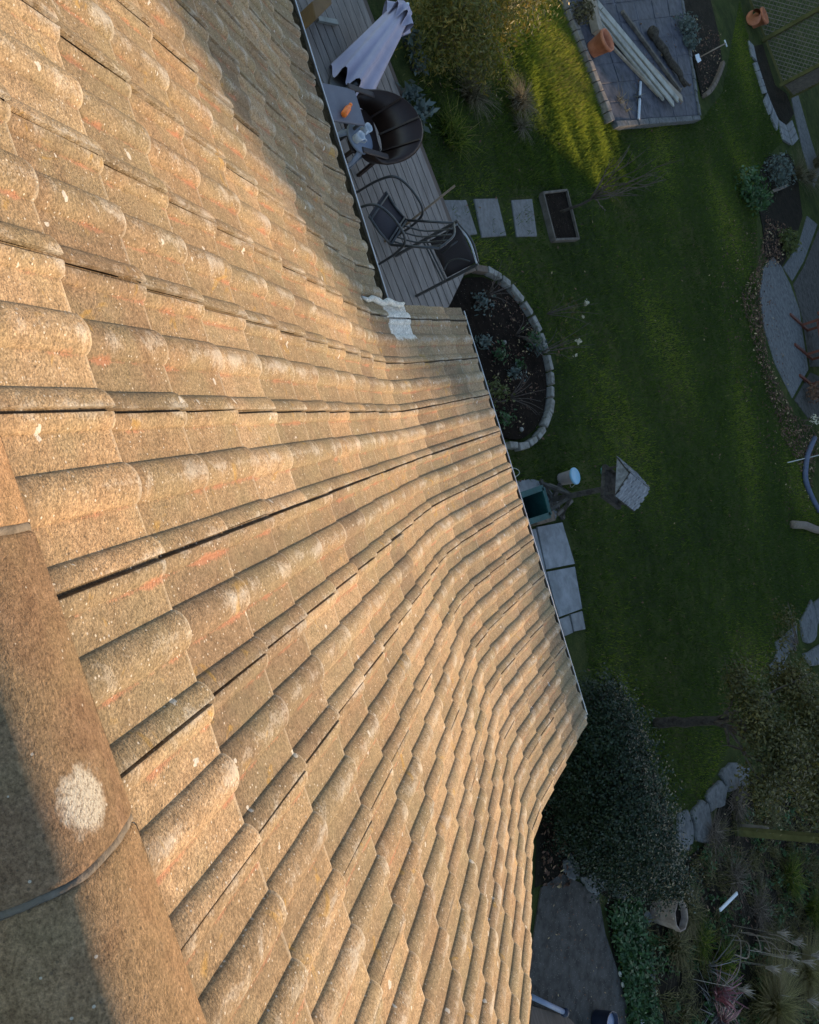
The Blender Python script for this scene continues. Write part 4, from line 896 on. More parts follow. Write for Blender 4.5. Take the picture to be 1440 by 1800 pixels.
# dead grass tufts and litter on the patio
for i, (x, y) in enumerate(((1085, 172), (1100, 195), (1118, 168), (1090, 178))):
    tuft('dry_stalks', x, y, .3, .55, .008, 9, M['straw'], ['pale dead stalks lying at the patio corner', 'pale dead stalks nearest the patio front kerb', 'pale dead stalks beside the metal pole', 'pale dead stalks against the stone kerb'][i], 'stalks', zp, 60 + i, .9, .05, 'dead stalks on the patio')
# bed beside the patio with trowel
sheet('flower_bed', [(1195, 0), (1232, 170), (1262, 145), (1268, 110), (1262, 60), (1240, -30)], .03, M['soil2'], 'small dark bed beside the raised patio', 'flower bed')
for i in range(7):
    t = i / 7; a = G(1238 + 32 * t ** .7, 168 - 46 * t - 12 * t * t, .06); b = G(1238 + 32 * (t + .13) ** .7, 168 - 46 * (t + .13) - 12 * (t + .13) ** 2, .06)
    mb = MB(); mb.bar(a, b, .10, .14); o = tag(obj('edging_brick', mb, M['brick_stone']), 'edging brick of the curved row round the small bed, %s from the patio corner' % ['first', 'second', 'third', 'fourth', 'fifth', 'sixth', 'seventh'][i], 'brick', 'edging bricks beside the patio')
sp0, sp1 = G(1231, 100, .14), G(1276, 76, .35); SPD = empty('spade', V3(sp0.x, sp0.y, .03), 'pale bladed spade lying in the bed beside the patio', 'spade')
mb = MB(); d = (sp1 - sp0).normalized(); sd_ = d.cross(V3(0, 0, 1)).normalized(); mb.add([sp0 + sd_ * .09, sp0 - sd_ * .09, sp0 - d * .24 - sd_ * .10, sp0 - d * .27, sp0 - d * .24 + sd_ * .10], [(0, 1, 2, 3, 4)]); o = obj('blade', mb, M['white'], SPD); o.modifiers.new('s', 'SOLIDIFY').thickness = .008
mb = MB(); mb.tube([sp0 - d * .03, sp1], .016, 8); obj('shaft', mb, M['broom'], SPD, True)
mb = MB(); mb.tube([sp1 - sd_ * .09, sp1 + sd_ * .09], .018, 8); obj('grip', mb, M['white'], SPD, True)
bush('grey_shrub', [((*G(1206, 45, .25)[:2], .25), (.28, .5, .25)), ((*G(1212, 75, .2)[:2], .2), (.2, .4, .2))], 700, .045, M['greyleaf'], 'grey green shrub spilling over the right patio kerb', seed=4)
bush('dry_shrub', [((*G(1022, 22, .3)[:2], .3), (.2, .22, .28))], 420, .04, M['straw'], 'yellowish dry plant at the near patio corner by the beam', 'plant', seed=5)

# ------------------------------------------------------------------ trellis screen, clay pot, brick edging at top right
tp = [G(1296, -40), G(1341, 72), G(1371, 150)]
TR = empty('trellis', tp[1], 'tall lattice trellis screen with posts at the far end of the lawn', 'trellis')
HT = 2.1
def lattice(a, b, h, pitch, nm):
    d = (b - a); L_ = d.length; d.normalize(); nrm = d.cross(V3(0, 0, 1)).normalized(); mb = MB()
    for sgn in (1, -1):
        k = -h
        while k < L_:
            x0, z0, x1, z1 = (k, 0, k + h, h) if sgn > 0 else (k + h, 0, k, h)
            # clip to 0..L
            def cl(xa, za, xb, zb):
                if xa < 0: za += (zb - za) * (0 - xa) / (xb - xa); xa = 0
                if xa > L_: za += (zb - za) * (L_ - xa) / (xb - xa); xa = L_
                return xa, za
            A_ = cl(x0, z0, x1, z1); B_ = cl(x1, z1, x0, z0)
            if abs(A_[0] - B_[0]) > .02 and not (max(x0, x1) <= 0 or min(x0, x1) >= L_):
                mb.bar(a + d * A_[0] + V3(0, 0, A_[1] + .12) + nrm * .008 * sgn, a + d * B_[0] + V3(0, 0, B_[1] + .12) + nrm * .008 * sgn, .014, .036, up=nrm)
            k += pitch
    obj(nm, mb, M['trellis'], TR)
    for z in (.1, h + .13): mb = MB(); mb.bar(a + V3(0, 0, z), b + V3(0, 0, z), .06, .06); obj('frame_rail', mb, M['olive_wood'], TR)
lattice(tp[0], tp[1] - (tp[1] - tp[0]).normalized() * .05, HT, .16, 'lattice'); lattice(tp[1] + (tp[2] - tp[1]).normalized() * .05, tp[2], HT, .16, 'lattice')
rt = tp[2] + V3(.25, 1.0); lattice(tp[2] + V3(.03, .12), rt, HT, .10, 'lattice')
for q, w in ((tp[1], .20), (tp[2], .10), (rt, .08)):
    mb = MB(); mb.bar(q + V3(0, 0, 0), q + V3(0, 0, HT + .25), w, .11, up=(1, 0, 0)); obj('post', mb, M['olive_wood'], TR)
E_ = pot(G(1322, 40), .26, .42, M['terracotta'], 'red clay pot at the foot of the trellis', True)
mb = MB(); q = G(1330, 22, .35); mb.lathe(q, [(.12, 0), (.2, .3), (.22, .3), (.22, .36), (.2, .36), (.1, .04)], 18, cap=False, ax=(V3(0, .5, .8).normalized(), V3(1, 0, 0), V3(0, .8, -.5).normalized())); obj('stacked_pot', mb, M['terracotta'], E_, True)
brk = [G(x, y) for x, y in ((1322, 82), (1328, 110), (1338, 140), (1346, 165), (1356, 190), (1366, 212), (1380, 222), (1390, 212))]
BP = None; mb = MB(); mb.prism([brk[0], brk[2], brk[4], brk[6], G(1395, 200), G(1382, 165), G(1362, 150), G(1340, 78)], -.05, .02)
BP = tag(obj('brick_path', mb, M['soil2']), 'short path of grey bricks below the trellis', 'path', kind='structure')
for i in range(len(brk) - 1):
    for t in (0, .5):
        a, b = brk[i].lerp(brk[i + 1], t), brk[i].lerp(brk[i + 1], t + .46)
        for row in range(3 if i > 2 else 2):
            off = (b - a).cross(V3(0, 0, 1)).normalized() * -1 * (.1 + .22 * row)
            mb = MB(); mb.bar(a - off + V3(0, 0, .03), b - off + V3(0, 0, .03), .20, .06); o = obj('brick', mb, M['slab2'], BP)

# ------------------------------------------------------------------ bench and odds at the right edge
bn = G(1428, 610); BN = empty('bench', bn + V3(0, .4), 'red brown slatted garden bench cut by the right picture edge', 'bench')
b0, b1 = G(1398, 562), G(1418, 690)
dx = (b1 - b0).normalized(); dy = V3(-dx.y, dx.x); dy = dy if dy.y > 0 else -dy; Lb = (b1 - b0).length * .86
for i in range(5):
    mb = MB(); mb.bar(b0 + dy * (.42 + .11 * i) + V3(0, 0, .45), b0 + dx * Lb + dy * (.42 + .11 * i) + V3(0, 0, .45), .085, .03); obj('seat_slat', mb, M['bench'], BN)
for i in range(4):
    mb = MB(); mb.bar(b0 + dy * (.95 + .04 * i) + V3(0, 0, .55 + .12 * i), b0 + dx * Lb + dy * (.95 + .04 * i) + V3(0, 0, .55 + .12 * i), .03, .085); obj('back_slat', mb, M['bench'], BN)
for t in (0.02, .5, .98):
    q = b0 + dx * Lb * t
    for y, h in ((.42, .62), (.93, .98)):
        mb = MB(); mb.bar(q + dy * y, q + dy * y + V3(0, 0, h), .07, .07, up=(1, 0, 0)); obj('leg', mb, M['bench'], BN)
    mb = MB(); mb.bar(q + dy * -.05 + V3(0, 0, .62), q + dy * .95 + V3(0, 0, .62), .08, .04); obj('armrest', mb, M['bench'], BN)
    mb = MB(); mb.bar(q + dy * -.55 + V3(0, 0, .04), q + dy * .9 + V3(0, 0, .04), .07, .07); obj('foot_rail', mb, M['bench'], BN)
mb = MB(); mb.tube(arc3([G(1432, 770, .05), G(1420, 800, .07), G(1416, 830, .08), G(1418, 850, .07), G(1428, 875, .05), G(1440, 898, .04)]), .07, 8); tag(obj('pond_edging', mb, M['hose'], smooth=True), 'curved blue grey edging roll at the right lawn rim', 'edging')
mb = MB(); mb.tube([G(1385, 813, .05), G(1440, 800, .05), G(1500, 786, .05)], .014, 6); tag(obj('cane', mb, M['cane']), 'thin pale cane lying across the blue grey edging', 'cane')
p, r = grow(G(1394, 922, .08), G(1500, 940, .1), .10, .09, 6, 9, .03); mb = MB(); mb.tube(p, r, 10); tag(obj('log', mb, M['pale_twig'], smooth=True), 'pale log lying at the right lawn rim', 'log')
p, r = grow(G(1354, 340, .06), G(1384, 326, .12), .05, .04, 4, 12, .02); mb = MB(); mb.tube(p, r, 8); tag(obj('log', mb, M['pale_twig'], smooth=True), 'short grey branch lying in the shrubby island', 'branch')

# ------------------------------------------------------------------ hedge, tree, posts and planting at lower right
def ell(px, py, z, rx, ry, rz): q = G(px, py, z); return ((q.x, q.y, z), (rx, ry, rz))
hc = [ell(1055, 1245, 1.15, .42, .36, .42), ell(1068, 1290, 1.25, .5, .45, .5), ell(1080, 1350, 1.25, .5, .5, .55), ell(1100, 1420, 1.25, .5, .55, .55), ell(1128, 1485, 1.2, .45, .5, .5), ell(1160, 1535, 1.05, .40, .40, .42),
      ell(1020, 1310, .65, .42, .5, .65), ell(1040, 1390, .65, .45, .55, .65), ell(1060, 1460, .65, .45, .55, .65), ell(1090, 1520, .55, .42, .45, .5)]
bush('hedge', hc, 90000, .0165, M['hedge'], 'dense dark glossy evergreen hedge below the roof corner', 'hedge', 11, 14, .5, .55, .62, stem_r=.03, base=V3(4.6, 8.0))
tb_ = G(1150, 1271, .0); tt_ = at(1262, 1267, Y=tb_.y + .05)
TRE = empty('small_tree', tb_, 'small olive leaved tree with dark trunk rising past the hedge', 'tree')
p, r = grow(tb_, tt_, .085, .065, 6, 21, .015); mb = MB(); mb.tube(p, r, 10); obj('trunk', mb, M['bark'], TRE, True)
crown = [ell(1330, 1260, 1.7, .75, .55, .35), ell(1390, 1200, 1.8, .6, .5, .4), ell(1380, 1330, 1.9, .75, .6, .45), ell(1430, 1260, 2.1, .7, .6, .45), ell(1300, 1200, 1.5, .45, .4, .25), ell(1340, 1390, 1.7, .5, .45, .3), ell(1450, 1400, 1.9, .7, .6, .4), ell(1480, 1320, 2.3, .8, .7, .5)]
for i, c in enumerate(crown + crown[:4]):
    tp_ = Vector(c[0]) + V3(random.gauss(0, .2), random.gauss(0, .2), random.gauss(0, .1)); p, r = grow(tt_ - V3(0, 0, random.uniform(0, .15)), tp_, .03, .006, 5, 70 + i, .05); mb = MB(); mb.tube(p, r, 6)
    for j in range(4):
        q = p[2 + j % 3]; e = q + V3(random.gauss(0, .3), random.gauss(0, .3), random.gauss(0, .15)); mb.tube([q, q.lerp(e, .5) + V3(0, 0, .03), e], [.007, .005, .002], 4)
    obj('branch', mb, M['twig'], TRE, True)
V, F, T = leaves(crown, 24000, .030, 8, .5, .42, .2); np_obj('crown', V, F, M['tree'], TRE, tint=T)
twc = [ell(1385, 1090, .9, .45, .4, .25), ell(1375, 1120, .8, .35, .3, .25)]
bush('twiggy_shrub', twc, 420, .03, M['tree'], 'sparse twiggy shrub arching over the right flagstones', seed=15, stems=9, shell=.2, base=G(1400, 1130))
po = G(1292, 1461); pt_ = at(1445, 1481, X=po.x + .02); pt_ = V3(po.x, po.y, 1.75); mb = MB(); mb.bar(po, pt_, .115, .115, up=(1, 0, 0)); tag(obj('post', mb, M['olive_wood'], org=po), 'mossy olive timber post standing in the lower right planting', 'post')
mb = MB(); q = G(1294, 1452); mb.bar(q, q + V3(0, 0, .55), .09, .05, up=(1, 0, 0)); tag(obj('stake', mb, M['timber'], org=q), 'short brown stake beside the mossy post', 'stake')
# old octagonal clay pot, label stick, other small things
pot(G(1150, 1602), .21, .42, M['terracotta_old'], 'old mossy octagonal clay pot among grasses beside the hedge', True, 8)
mb = MB(); mb.bar(G(1266, 1600, .25), G(1296, 1570, .3), .05, .02); o = tag(obj('pale_batten', mb, M['white']), 'short pale batten leaning in the lower right planting', 'batten')
mb = MB(); mb.bar(G(1268, 1598, .0), G(1281, 1585, .27), .02, .02); obj('peg', mb, M['timber'], o)
for i, (x, y, lab) in enumerate(((1089, 1712, 'upper small cream pebble on the gable path edge'), (1094, 1731, 'lower small cream pebble on the gable path edge'))):
    q = G(x, y, .03); mb = MB(); mb.lathe(q, [(.012, -.01), (.03, 0), (.028, .02), (.01, .03)], 8); o = tag(obj('pebble', mb, M['cane'], smooth=True), lab, 'pebble', 'cream pebbles'); o.scale = (1.4, .8, 1)
q0, q1 = G(945, 1757, .2), G(993, 1780, .2); BL = empty('metal_tube', q0, 'blue grey tube with a dark round cap beside the gable wall', 'tube')
mb = MB(); mb.tube([q0 - (q1 - q0) * .2, q1], .03, 12); obj('tube', mb, M['pale_blue'], BL, True)
mb = MB(); mb.lathe(q1 - V3(0, 0, .05), [(.02, 0), (.045, .02), (.052, .05), (.045, .08), (.02, .1)], 14); obj('cap', mb, M['navy'], BL, True)
mb = MB(); mb.prism([G(935, 1768, .12), G(1000, 1788, .12), G(1040, 1830, .12), G(930, 1830, .12)], 0, .12, bev=.01); tag(obj('low_box', mb, M['deck_trim']), 'dark brown wooden box at the bottom of the gable path', 'box')
q = G(1075, 1800, .25); q.z = .02; NB = empty('tub', q, 'navy rubber tub with grey inside at the bottom edge of the path', 'tub')
mb = MB(); mb.lathe(q, [(.10, 0), (.115, .02), (.14, .24), (.148, .25), (.135, .25), (.11, .06), (0, .05)], 20, cap=False); obj('body', mb, M['navy'], NB, True)
mb = MB(); mb.lathe(q, [(.12, .2), (.05, .215), (0, .215)], 20, cap=False); obj('contents', mb, M['pale_blue'], NB, True)
mb = MB(); mb.bar(G(1120, 1800, .1), G(1136, 1790, .1), .05, .03); tag(obj('offcut', mb, M['white']), 'small white offcut at the bottom edge right of the tub', 'offcut')
# planting: tufts, each a plant of its own
TF = [(1200, 1600, .35, .45, .009, 420, 'oliveblade', 'olive grass clump right of the old clay pot'), (1180, 1660, .35, .40, .009, 380, 'oliveblade', 'drooping olive grass clump below the clay pot'),
      (1260, 1690, .4, .4, .012, 300, 'grass', 'fresh green leafy clump in the lower right bed'), (1225, 1650, .3, .35, .009, 260, 'grass', 'short dark green grass clump between pot and green clump'),
      (1345, 1765, .6, .95, .007, 2600, 'golden', 'large golden olive grass mound in the bottom right corner'), (1405, 1710, .5, .7, .007, 1500, 'golden', 'golden grass mound behind the pale plumes'),
      (1255, 1775, .3, .75, .010, 150, 'palestem', 'fan of grey dry blades in front of the red plant'), (1285, 1540, .32, .6, .006, 200, 'greyblade', 'grey dead stems above the pale batten'),
      (1330, 1600, .28, .65, .006, 220, 'greyblade', 'grey twiggy clump right of the pale batten'), (1250, 1470, .22, .5, .006, 300, 'greyblade', 'grey dry stems beside the flagstone pair'),
      (1290, 1410, .25, .55, .006, 300, 'greyblade', 'grey dry stems under the small tree'), (1345, 1430, .3, .4, .008, 360, 'oliveblade', 'low olive clump left of the mossy post top'),
      (1380, 1540, .4, .5, .010, 420, 'grass', 'dark green clump below the mossy post'), (1420, 1600, .45, .5, .010, 420, 'grass', 'dark green clump near the right edge below the post'),
      (1085, 1640, .12, .14, .006, 240, 'grass', 'mossy tuft along the gable path, upper'), (1100, 1690, .12, .14, .006, 240, 'grass', 'mossy tuft along the gable path, middle'), (1118, 1740, .12, .14, .006, 240, 'grass', 'mossy tuft along the gable path, lower')]
for i, (x, y, h, s_, w, n, mt, lab) in enumerate(TF): tuft('grass_clump', x, y, h, s_, w, n, M[mt], lab, 'grass', .02, 100 + i, .7, .14)
tuft('red_strap_plant', 1250, 1745, .6, .5, .030, 34, M['phormium'], 'red strap leaved plant in the lower right bed, upper', 'plant', .02, 201, .5, .06)
tuft('red_strap_plant', 1258, 1800, .5, .55, .030, 30, M['phormium'], 'red strap leaved plant at the bottom picture edge', 'plant', .02, 202, .6, .06)
tuft('spiky_plant', 1240, 1700, .5, .6, .012, 18, M['palestem'], 'grey green spiky plant left of the red one', 'plant', .02, 203, .2, .03)
for i, (x, y) in enumerate(((1398, 1655), (1388, 1682), (1352, 1702), (1384, 1705), (1304, 1740), (1425, 1760), (1432, 1680), (1415, 1690), (1372, 1640))):
    b = G(x, y, .75); parts = []
    pv = blades((b.x, b.y, .70), 40, .24, .11, .008, 300 + i, .2, 2, .012); st = blades((b.x - .02, b.y - .03, 0), 3, .75, .03, .004, 320 + i, 0, 3, .01); V, F, T = cat(pv, st)
    tag(np_obj('plume', V, F, M['plume'], org=V3(b.x, b.y, 0), tint=T), ['tallest pale plume behind the golden grass', 'pale plume just below the tallest one', 'pale plume leftmost of the cluster in the golden grass', 'pale plume low in the middle of the cluster', 'small faded plume apart from the cluster, near the grey blades', 'small cream plume nearest the bottom right corner', 'lilac plume at the right edge', 'pale plume between the tallest plume and the right edge', 'pale plume among the bare woody stems'][i], 'plume', 'pale plumes in the corner grass')
for i in range(6):
    a = G(1300 + 14 * i, 1650 + 8 * math.sin(i * 2), .3); b = a + V3(random.gauss(0, .25), random.gauss(0, .35), random.uniform(0, .3)); mb = MB(); mb.tube(arc3([V3(a.x, a.y, .02), a, a.lerp(b, .5) + V3(.08, -.08, .1), b]), .010, 6); tag(obj('bare_stem', mb, M['pale_twig'], smooth=True), 'arching bare woody stem above the golden grass, %s from the green clump' % ['first', 'second', 'third', 'fourth', 'fifth', 'sixth'][i], 'stem', 'bare woody stems')

# ------------------------------------------------------------------ shrubs at the top, round bed plants, island bed
sh = [ell(760, 30, .5, .5, .6, .5), ell(820, 60, .7, .6, .7, .7), ell(880, 20, .8, .6, .7, .75), ell(800, -20, .8, .7, .8, .7), ell(850, 110, .45, .5, .55, .45), ell(760, 100, .35, .35, .5, .35), ell(930, -10, .8, .5, .7, .6)]
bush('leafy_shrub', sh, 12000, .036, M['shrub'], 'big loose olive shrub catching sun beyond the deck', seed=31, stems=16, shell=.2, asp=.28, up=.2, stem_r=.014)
GP = [(728, 70), (738, 110), (722, 165), (730, 215), (742, 190)]
for i, (x, y) in enumerate(GP): bush('grey_plant', [ell(x, y, .15, .16, .2, .16)], 90, .06, M['greyleaf'], 'grey green broad leaved plant at the deck rim, %s from the parasol' % ['first', 'second', 'third', 'fifth', 'fourth'][i], 'plant', 90 + i, 2, .6, .45, .1)
tuft('dry_grass', 818, 170, .6, .5, .006, 420, M['straw'], 'dry straw grass clump in front of the olive shrub', 'grass', 0, 211, .9, .1)
tuft('dry_grass', 903, 185, .55, .45, .006, 420, M['straw'], 'sunlit straw grass clump nearest the sunny patch', 'grass', 0, 212, .95, .08)
tuft('dry_grass', 912, 225, .3, .35, .006, 140, M['straw'], 'flopped straw grass tail on the lawn', 'grass', 0, 213, 1.1, .05)
tuft('green_grass', 790, 235, .35, .4, .009, 380, M['grass'], 'long green grass clump below the straw clumps', 'grass', 0, 214, .6, .25)
BPL = [(880, 620, .16, 'herb', 'low green herb left in the round bed'), (850, 600, .12, 'greyleaf', 'small grey herb near the roof corner in the round bed'), (938, 596, .2, 'herb', 'green herb at the upper stone rim of the round bed'), (945, 612, .18, 'greyleaf', 'blue green clump against the stones'),
       (880, 690, .22, 'yellowgreen', 'yellow green upright plant in the round bed'), (868, 680, .15, 'yellowgreen', 'yellow green plant beside the gutter'), (850, 530, .2, 'greyleaf', 'grey twiggy plant at the top of the round bed'), (905, 655, .14, 'greyleaf', 'small grey plant in the middle of the round bed'), (890, 735, .16, 'herb', 'green herb at the low end of the round bed'), (915, 640, .1, 'herb', 'tiny green herb right of the middle')]
for i, (x, y, r_, mt, lab) in enumerate(BPL): bush('bed_plant', [ell(x, y, r_ * .9, r_, r_ * 1.1, r_)], 130, .03, M[mt], lab, 'plant', 110 + i, 3, .5, .45, .1)
for i, (x, y, lab) in enumerate(((855, 520, 'bare rose stems near the top of the round bed'), (905, 590, 'bare rose stems by the stone rim'), (895, 700, 'bare rose stems at the low end of the round bed'))):
    b = G(x, y, .05); mb = MB()
    for j in range(12):
        a = random.uniform(0, 6.28); L_ = random.uniform(.3, .6); e = b + V3(math.cos(a) * L_ * .6, math.sin(a) * L_ * .6, L_ * .7); mb.tube(arc3([b, b.lerp(e, .5) + V3(0, 0, .06), e], 3), [.006, .005, .005, .004, .003, .003, .002], 5)
    tag(obj('rose_bush', mb, M['twig'], smooth=True, org=b), lab, 'rose bush')
for i, (x, y, lab) in enumerate(((886, 602, 'white pebble in the soil of the round bed'), (916, 755, 'pale stone by the edging at the low end of the round bed'))):
    q = G(x, y, .06); mb = MB(); mb.lathe(q, [(.01, -.02), (.035, 0), (.03, .025), (.008, .04)], 9); tag(obj('pebble', mb, M['stone'], smooth=True), lab, 'pebble')
sheet('flower_bed', [(1335, 300), (1350, 275), (1385, 270), (1400, 300), (1410, 380), (1395, 430), (1370, 475), (1345, 450), (1340, 400), (1330, 350)], .02, M['soil2'], 'dark island bed at the right lawn rim', 'flower bed')
bush('grey_shrub', [ell(1374, 300, .35, .5, .6, .35)], 700, .05, M['greyleaf'], 'grey green shrub at the head of the island bed', seed=41)
bush('green_shrub', [ell(1322, 325, .3, .5, .55, .35), ell(1335, 350, .25, .4, .5, .3)], 900, .06, M['herb'], 'fresh green shrub at the lawn side of the island bed', seed=42)
bush('yellow_shrub', [ell(1388, 425, .2, .4, .5, .25)], 500, .05, M['yellowgreen'], 'low yellow green shrub by the grey slab', seed=43)
for i, (x, y, lab) in enumerate(((1415, 315, 'pale dry grass spray at the right edge above the path'), (1430, 290, 'pale dry grass spray furthest up the right edge'), (1395, 310, 'pale dry grass spray in the island bed'))): tuft('dry_grass', x, y, .7, .8, .009, 260, M['straw'], lab, 'grass', 0, 221 + i, .7, .15)
bush('white_flower', [ell(1432, 738, .3, .15, .2, .15)], 60, .035, M['flower'], 'small white flowering sprig at the right edge below the bench', 'flower', 46, 3)
bush('red_shrub', [ell(1436, 690, .3, .3, .35, .25)], 300, .045, M['litter'], 'reddish leafed shrub below the bench', 'shrub', 47, 4)
for i, (x, y, lab) in enumerate(((1031, 532, 'upper pale rose blooms above the lawn'), (1018, 600, 'lower cream rose blooms above the lawn'))):
    E_ = empty('standard_rose', G(x - 70, y + 20), lab, 'rose'); mb = MB(); b = G(x - 70, y + 20)
    for j in range(9):
        e = at(x + random.gauss(0, 26), y + random.gauss(0, 22), Y=b.y + random.uniform(.1, .5)); mb.tube(arc3([b, b.lerp(e, .5) + V3(0, 0, .08), e], 3), [.006, .005, .005, .004, .003, .003, .002], 5)
    obj('stems', mb, M['twig'], E_, True)
    q = at(x, y, Y=b.y + .35); V, F, T = cat(leaves([((q.x, q.y, q.z), (.05, .05, .04))], 26, .022, 50 + i, .3, .8, .2), leaves([((q.x + .18, q.y - .05, q.z - .1), (.03, .03, .03))], 12, .02, 55 + i, .3, .8, .2)); np_obj('blooms', V, F, M['flower'], E_, tint=T)
    V, F, T = leaves([((q.x, q.y - .1, q.z - .2), (.35, .3, .25))], 70, .03, 58 + i, .3, .5, .2); np_obj('foliage', V, F, M['oliveblade'], E_, tint=T)

# ------------------------------------------------------------------ grass blades, fallen leaves
def in_poly(P, poly):
    x, y = P[:, 0], P[:, 1]; ins = np.zeros(len(P), bool); n = len(poly)
    for i in range(n):
        x0, y0 = poly[i]; x1, y1 = poly[(i + 1) % n]; c = ((y0 > y) != (y1 > y)) & (x < (x1 - x0) * (y - y0) / (y1 - y0 + 1e-12) + x0); ins ^= c
    return ins
def scatter(px, n, seed):
    """n ground points inside the polygon"""
    r = np.random.default_rng(seed); P = [G(*p)[:2] for p in px]; lo = np.min(P, 0); hi = np.max(P, 0); out = np.zeros((0, 2))
    while len(out) < n: q = lo + (hi - lo) * r.random((n, 2)); out = np.concatenate([out, q[in_poly(q, P)]])
    return out[:n]
lawn_px = [(720, 40), (1000, 20), (1078, 222), (1232, 212), (1270, 160), (1300, 0), (1345, 200), (1390, 230), (1330, 300), (1330, 460), (1325, 560), (1350, 660), (1400, 760), (1440, 900), (1440, 1060), (1350, 1160), (1240, 1400), (1200, 1430), (1030, 1180), (1028, 1110), (1000, 920), (900, 850), (880, 780), (980, 640), (900, 490), (820, 465), (730, 240)]
pts = scatter(lawn_px, 170000, 5); d_ = np.hypot(pts[:, 0] - BC.x, pts[:, 1] - BC.y); pts = pts[d_ > BR + .08]
for pg in ([(768, 348), (822, 348), (842, 416), (800, 422)], [(828, 346), (877, 345), (893, 419), (842, 422)], [(894, 348), (938, 346), (947, 420), (903, 421)], [(940, 338), (996, 333), (1018, 430), (962, 432)], [(890, 850), (952, 842), (990, 885), (975, 920), (900, 930)]): pts = pts[~in_poly(pts, [G(*q)[:2] for q in pg])]
n = len(pts); r = np.random.default_rng(6)
hh = .045 * (.5 + r.random(n)); az = r.random(n) * 6.283; wv = .0075 * (.6 + .8 * r.random(n)); lean = .05 * r.random(n)
B0 = np.stack([pts[:, 0], pts[:, 1], 0 * az], 1); S0 = np.stack([np.cos(az), np.sin(az), 0 * az], 1); T0 = B0 + np.stack([np.cos(az + 1.2) * lean, np.sin(az + 1.2) * lean, hh], 1)
V = np.stack([B0 - S0 * wv[:, None], B0 + S0 * wv[:, None], T0], 1).reshape(-1, 3); F = np.arange(3 * n).reshape(n, 3)
pt = .5 + .5 * np.sin(pts[:, 0] * .9 + 1.3 * np.sin(pts[:, 1] * .7)) * np.sin(pts[:, 1] * 1.1 + .8); tint = np.clip(.62 * pt ** 1.5 + .38 * r.random(n) - .04 + .35 * (r.random(n) > .965), 0, 1)
pts2 = scatter([(860, -40), (1010, -40), (1076, 215), (1140, 330), (880, 330), (850, 150)], 110000, 8); pk = G(990, 120); ddx = pts2 - np.array([pk.x, pk.y]); dd2 = np.hypot(ddx[:, 0], ddx[:, 1]) * (1 + .16 * np.sin(pts2[:, 0] * 5 + 2 * np.sin(pts2[:, 1] * 4)) + .12 * np.sin(pts2[:, 1] * 9)); fo = np.exp(-(dd2 / 1.75) ** 3); kp = r.random(len(pts2)) < .15 + .85 * fo; pts2 = pts2[kp]; fo = fo[kp]; n2 = len(pts2); hh = (.035 + .085 * fo) * (.5 + r.random(n2)); az = r.random(n2) * 6.283; wv = .011 * (.6 + .8 * r.random(n2)); lean = .06 * r.random(n2)  # taller, yellower blades put the look of sunlight into this patch
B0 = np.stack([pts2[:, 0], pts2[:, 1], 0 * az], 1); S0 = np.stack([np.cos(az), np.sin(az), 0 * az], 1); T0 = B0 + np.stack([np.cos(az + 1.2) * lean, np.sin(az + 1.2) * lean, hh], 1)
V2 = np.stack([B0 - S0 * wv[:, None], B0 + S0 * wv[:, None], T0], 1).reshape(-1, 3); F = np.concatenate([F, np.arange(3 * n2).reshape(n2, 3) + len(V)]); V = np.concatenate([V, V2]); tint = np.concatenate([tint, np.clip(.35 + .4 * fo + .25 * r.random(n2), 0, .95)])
ct = scatter(lawn_px, 5200, 31); parts = []
for q in range(0, 1300): parts.append(blades((ct[q][0], ct[q][1], 0), 13, .055 + .06 * random.random(), .09, .007, 5000 + q, .6, 1, .10))
Vc, Fc, Tc = cat(*parts); Tc = Tc * .75; tri = np.concatenate([Fc[:, :3], Fc[:, [0, 2, 3]]]); F = np.concatenate([F, tri + len(V)]); V = np.concatenate([V, Vc]); tint = np.concatenate([tint, Tc, Tc])
tag(np_obj('grass', V, F, M['grass'], org=Vector((0, 0, 0)), tint=tint), 'short grass blades covering the lawn, sunlight coloured into one patch', 'grass', kind='stuff')
gp0 = scatter([(1066, 1590), (1110, 1580), (1130, 1650), (1150, 1850), (1118, 1850), (1090, 1720)], 260, 77)
gp = scatter([(1120, 1620), (1200, 1530), (1260, 1450), (1330, 1385), (1440, 1370), (1500, 1600), (1440, 1860), (1130, 1860)], 1500, 21); parts = []
for q, (x, y) in enumerate(gp[:420]): parts.append(blades((x, y, .02), 34, .10 + .16 * random.random(), .22, .007, 900 + q, .7, 2, .12))
V_, F_, T_ = cat(*parts); tag(np_obj('ground_cover', V_, F_, M['oliveblade'], org=Vector((0, 0, 0)), tint=T_), 'tangled low olive and grey ground cover in the lower right bed', 'ground cover', kind='stuff')
parts = [leaves([((x, y, .08), (.16, .16, .10))], 34, .035, 2000 + q, .6, .5, .1) for q, (x, y) in enumerate(list(gp[420:640]) + list(gp0))]
V_, F_, T_ = cat(*parts); tag(np_obj('ground_cover', V_, F_, M['herb'], org=Vector((0, 0, 0)), tint=T_), 'dark green leafy ground cover in the lower right bed', 'ground cover', kind='stuff')
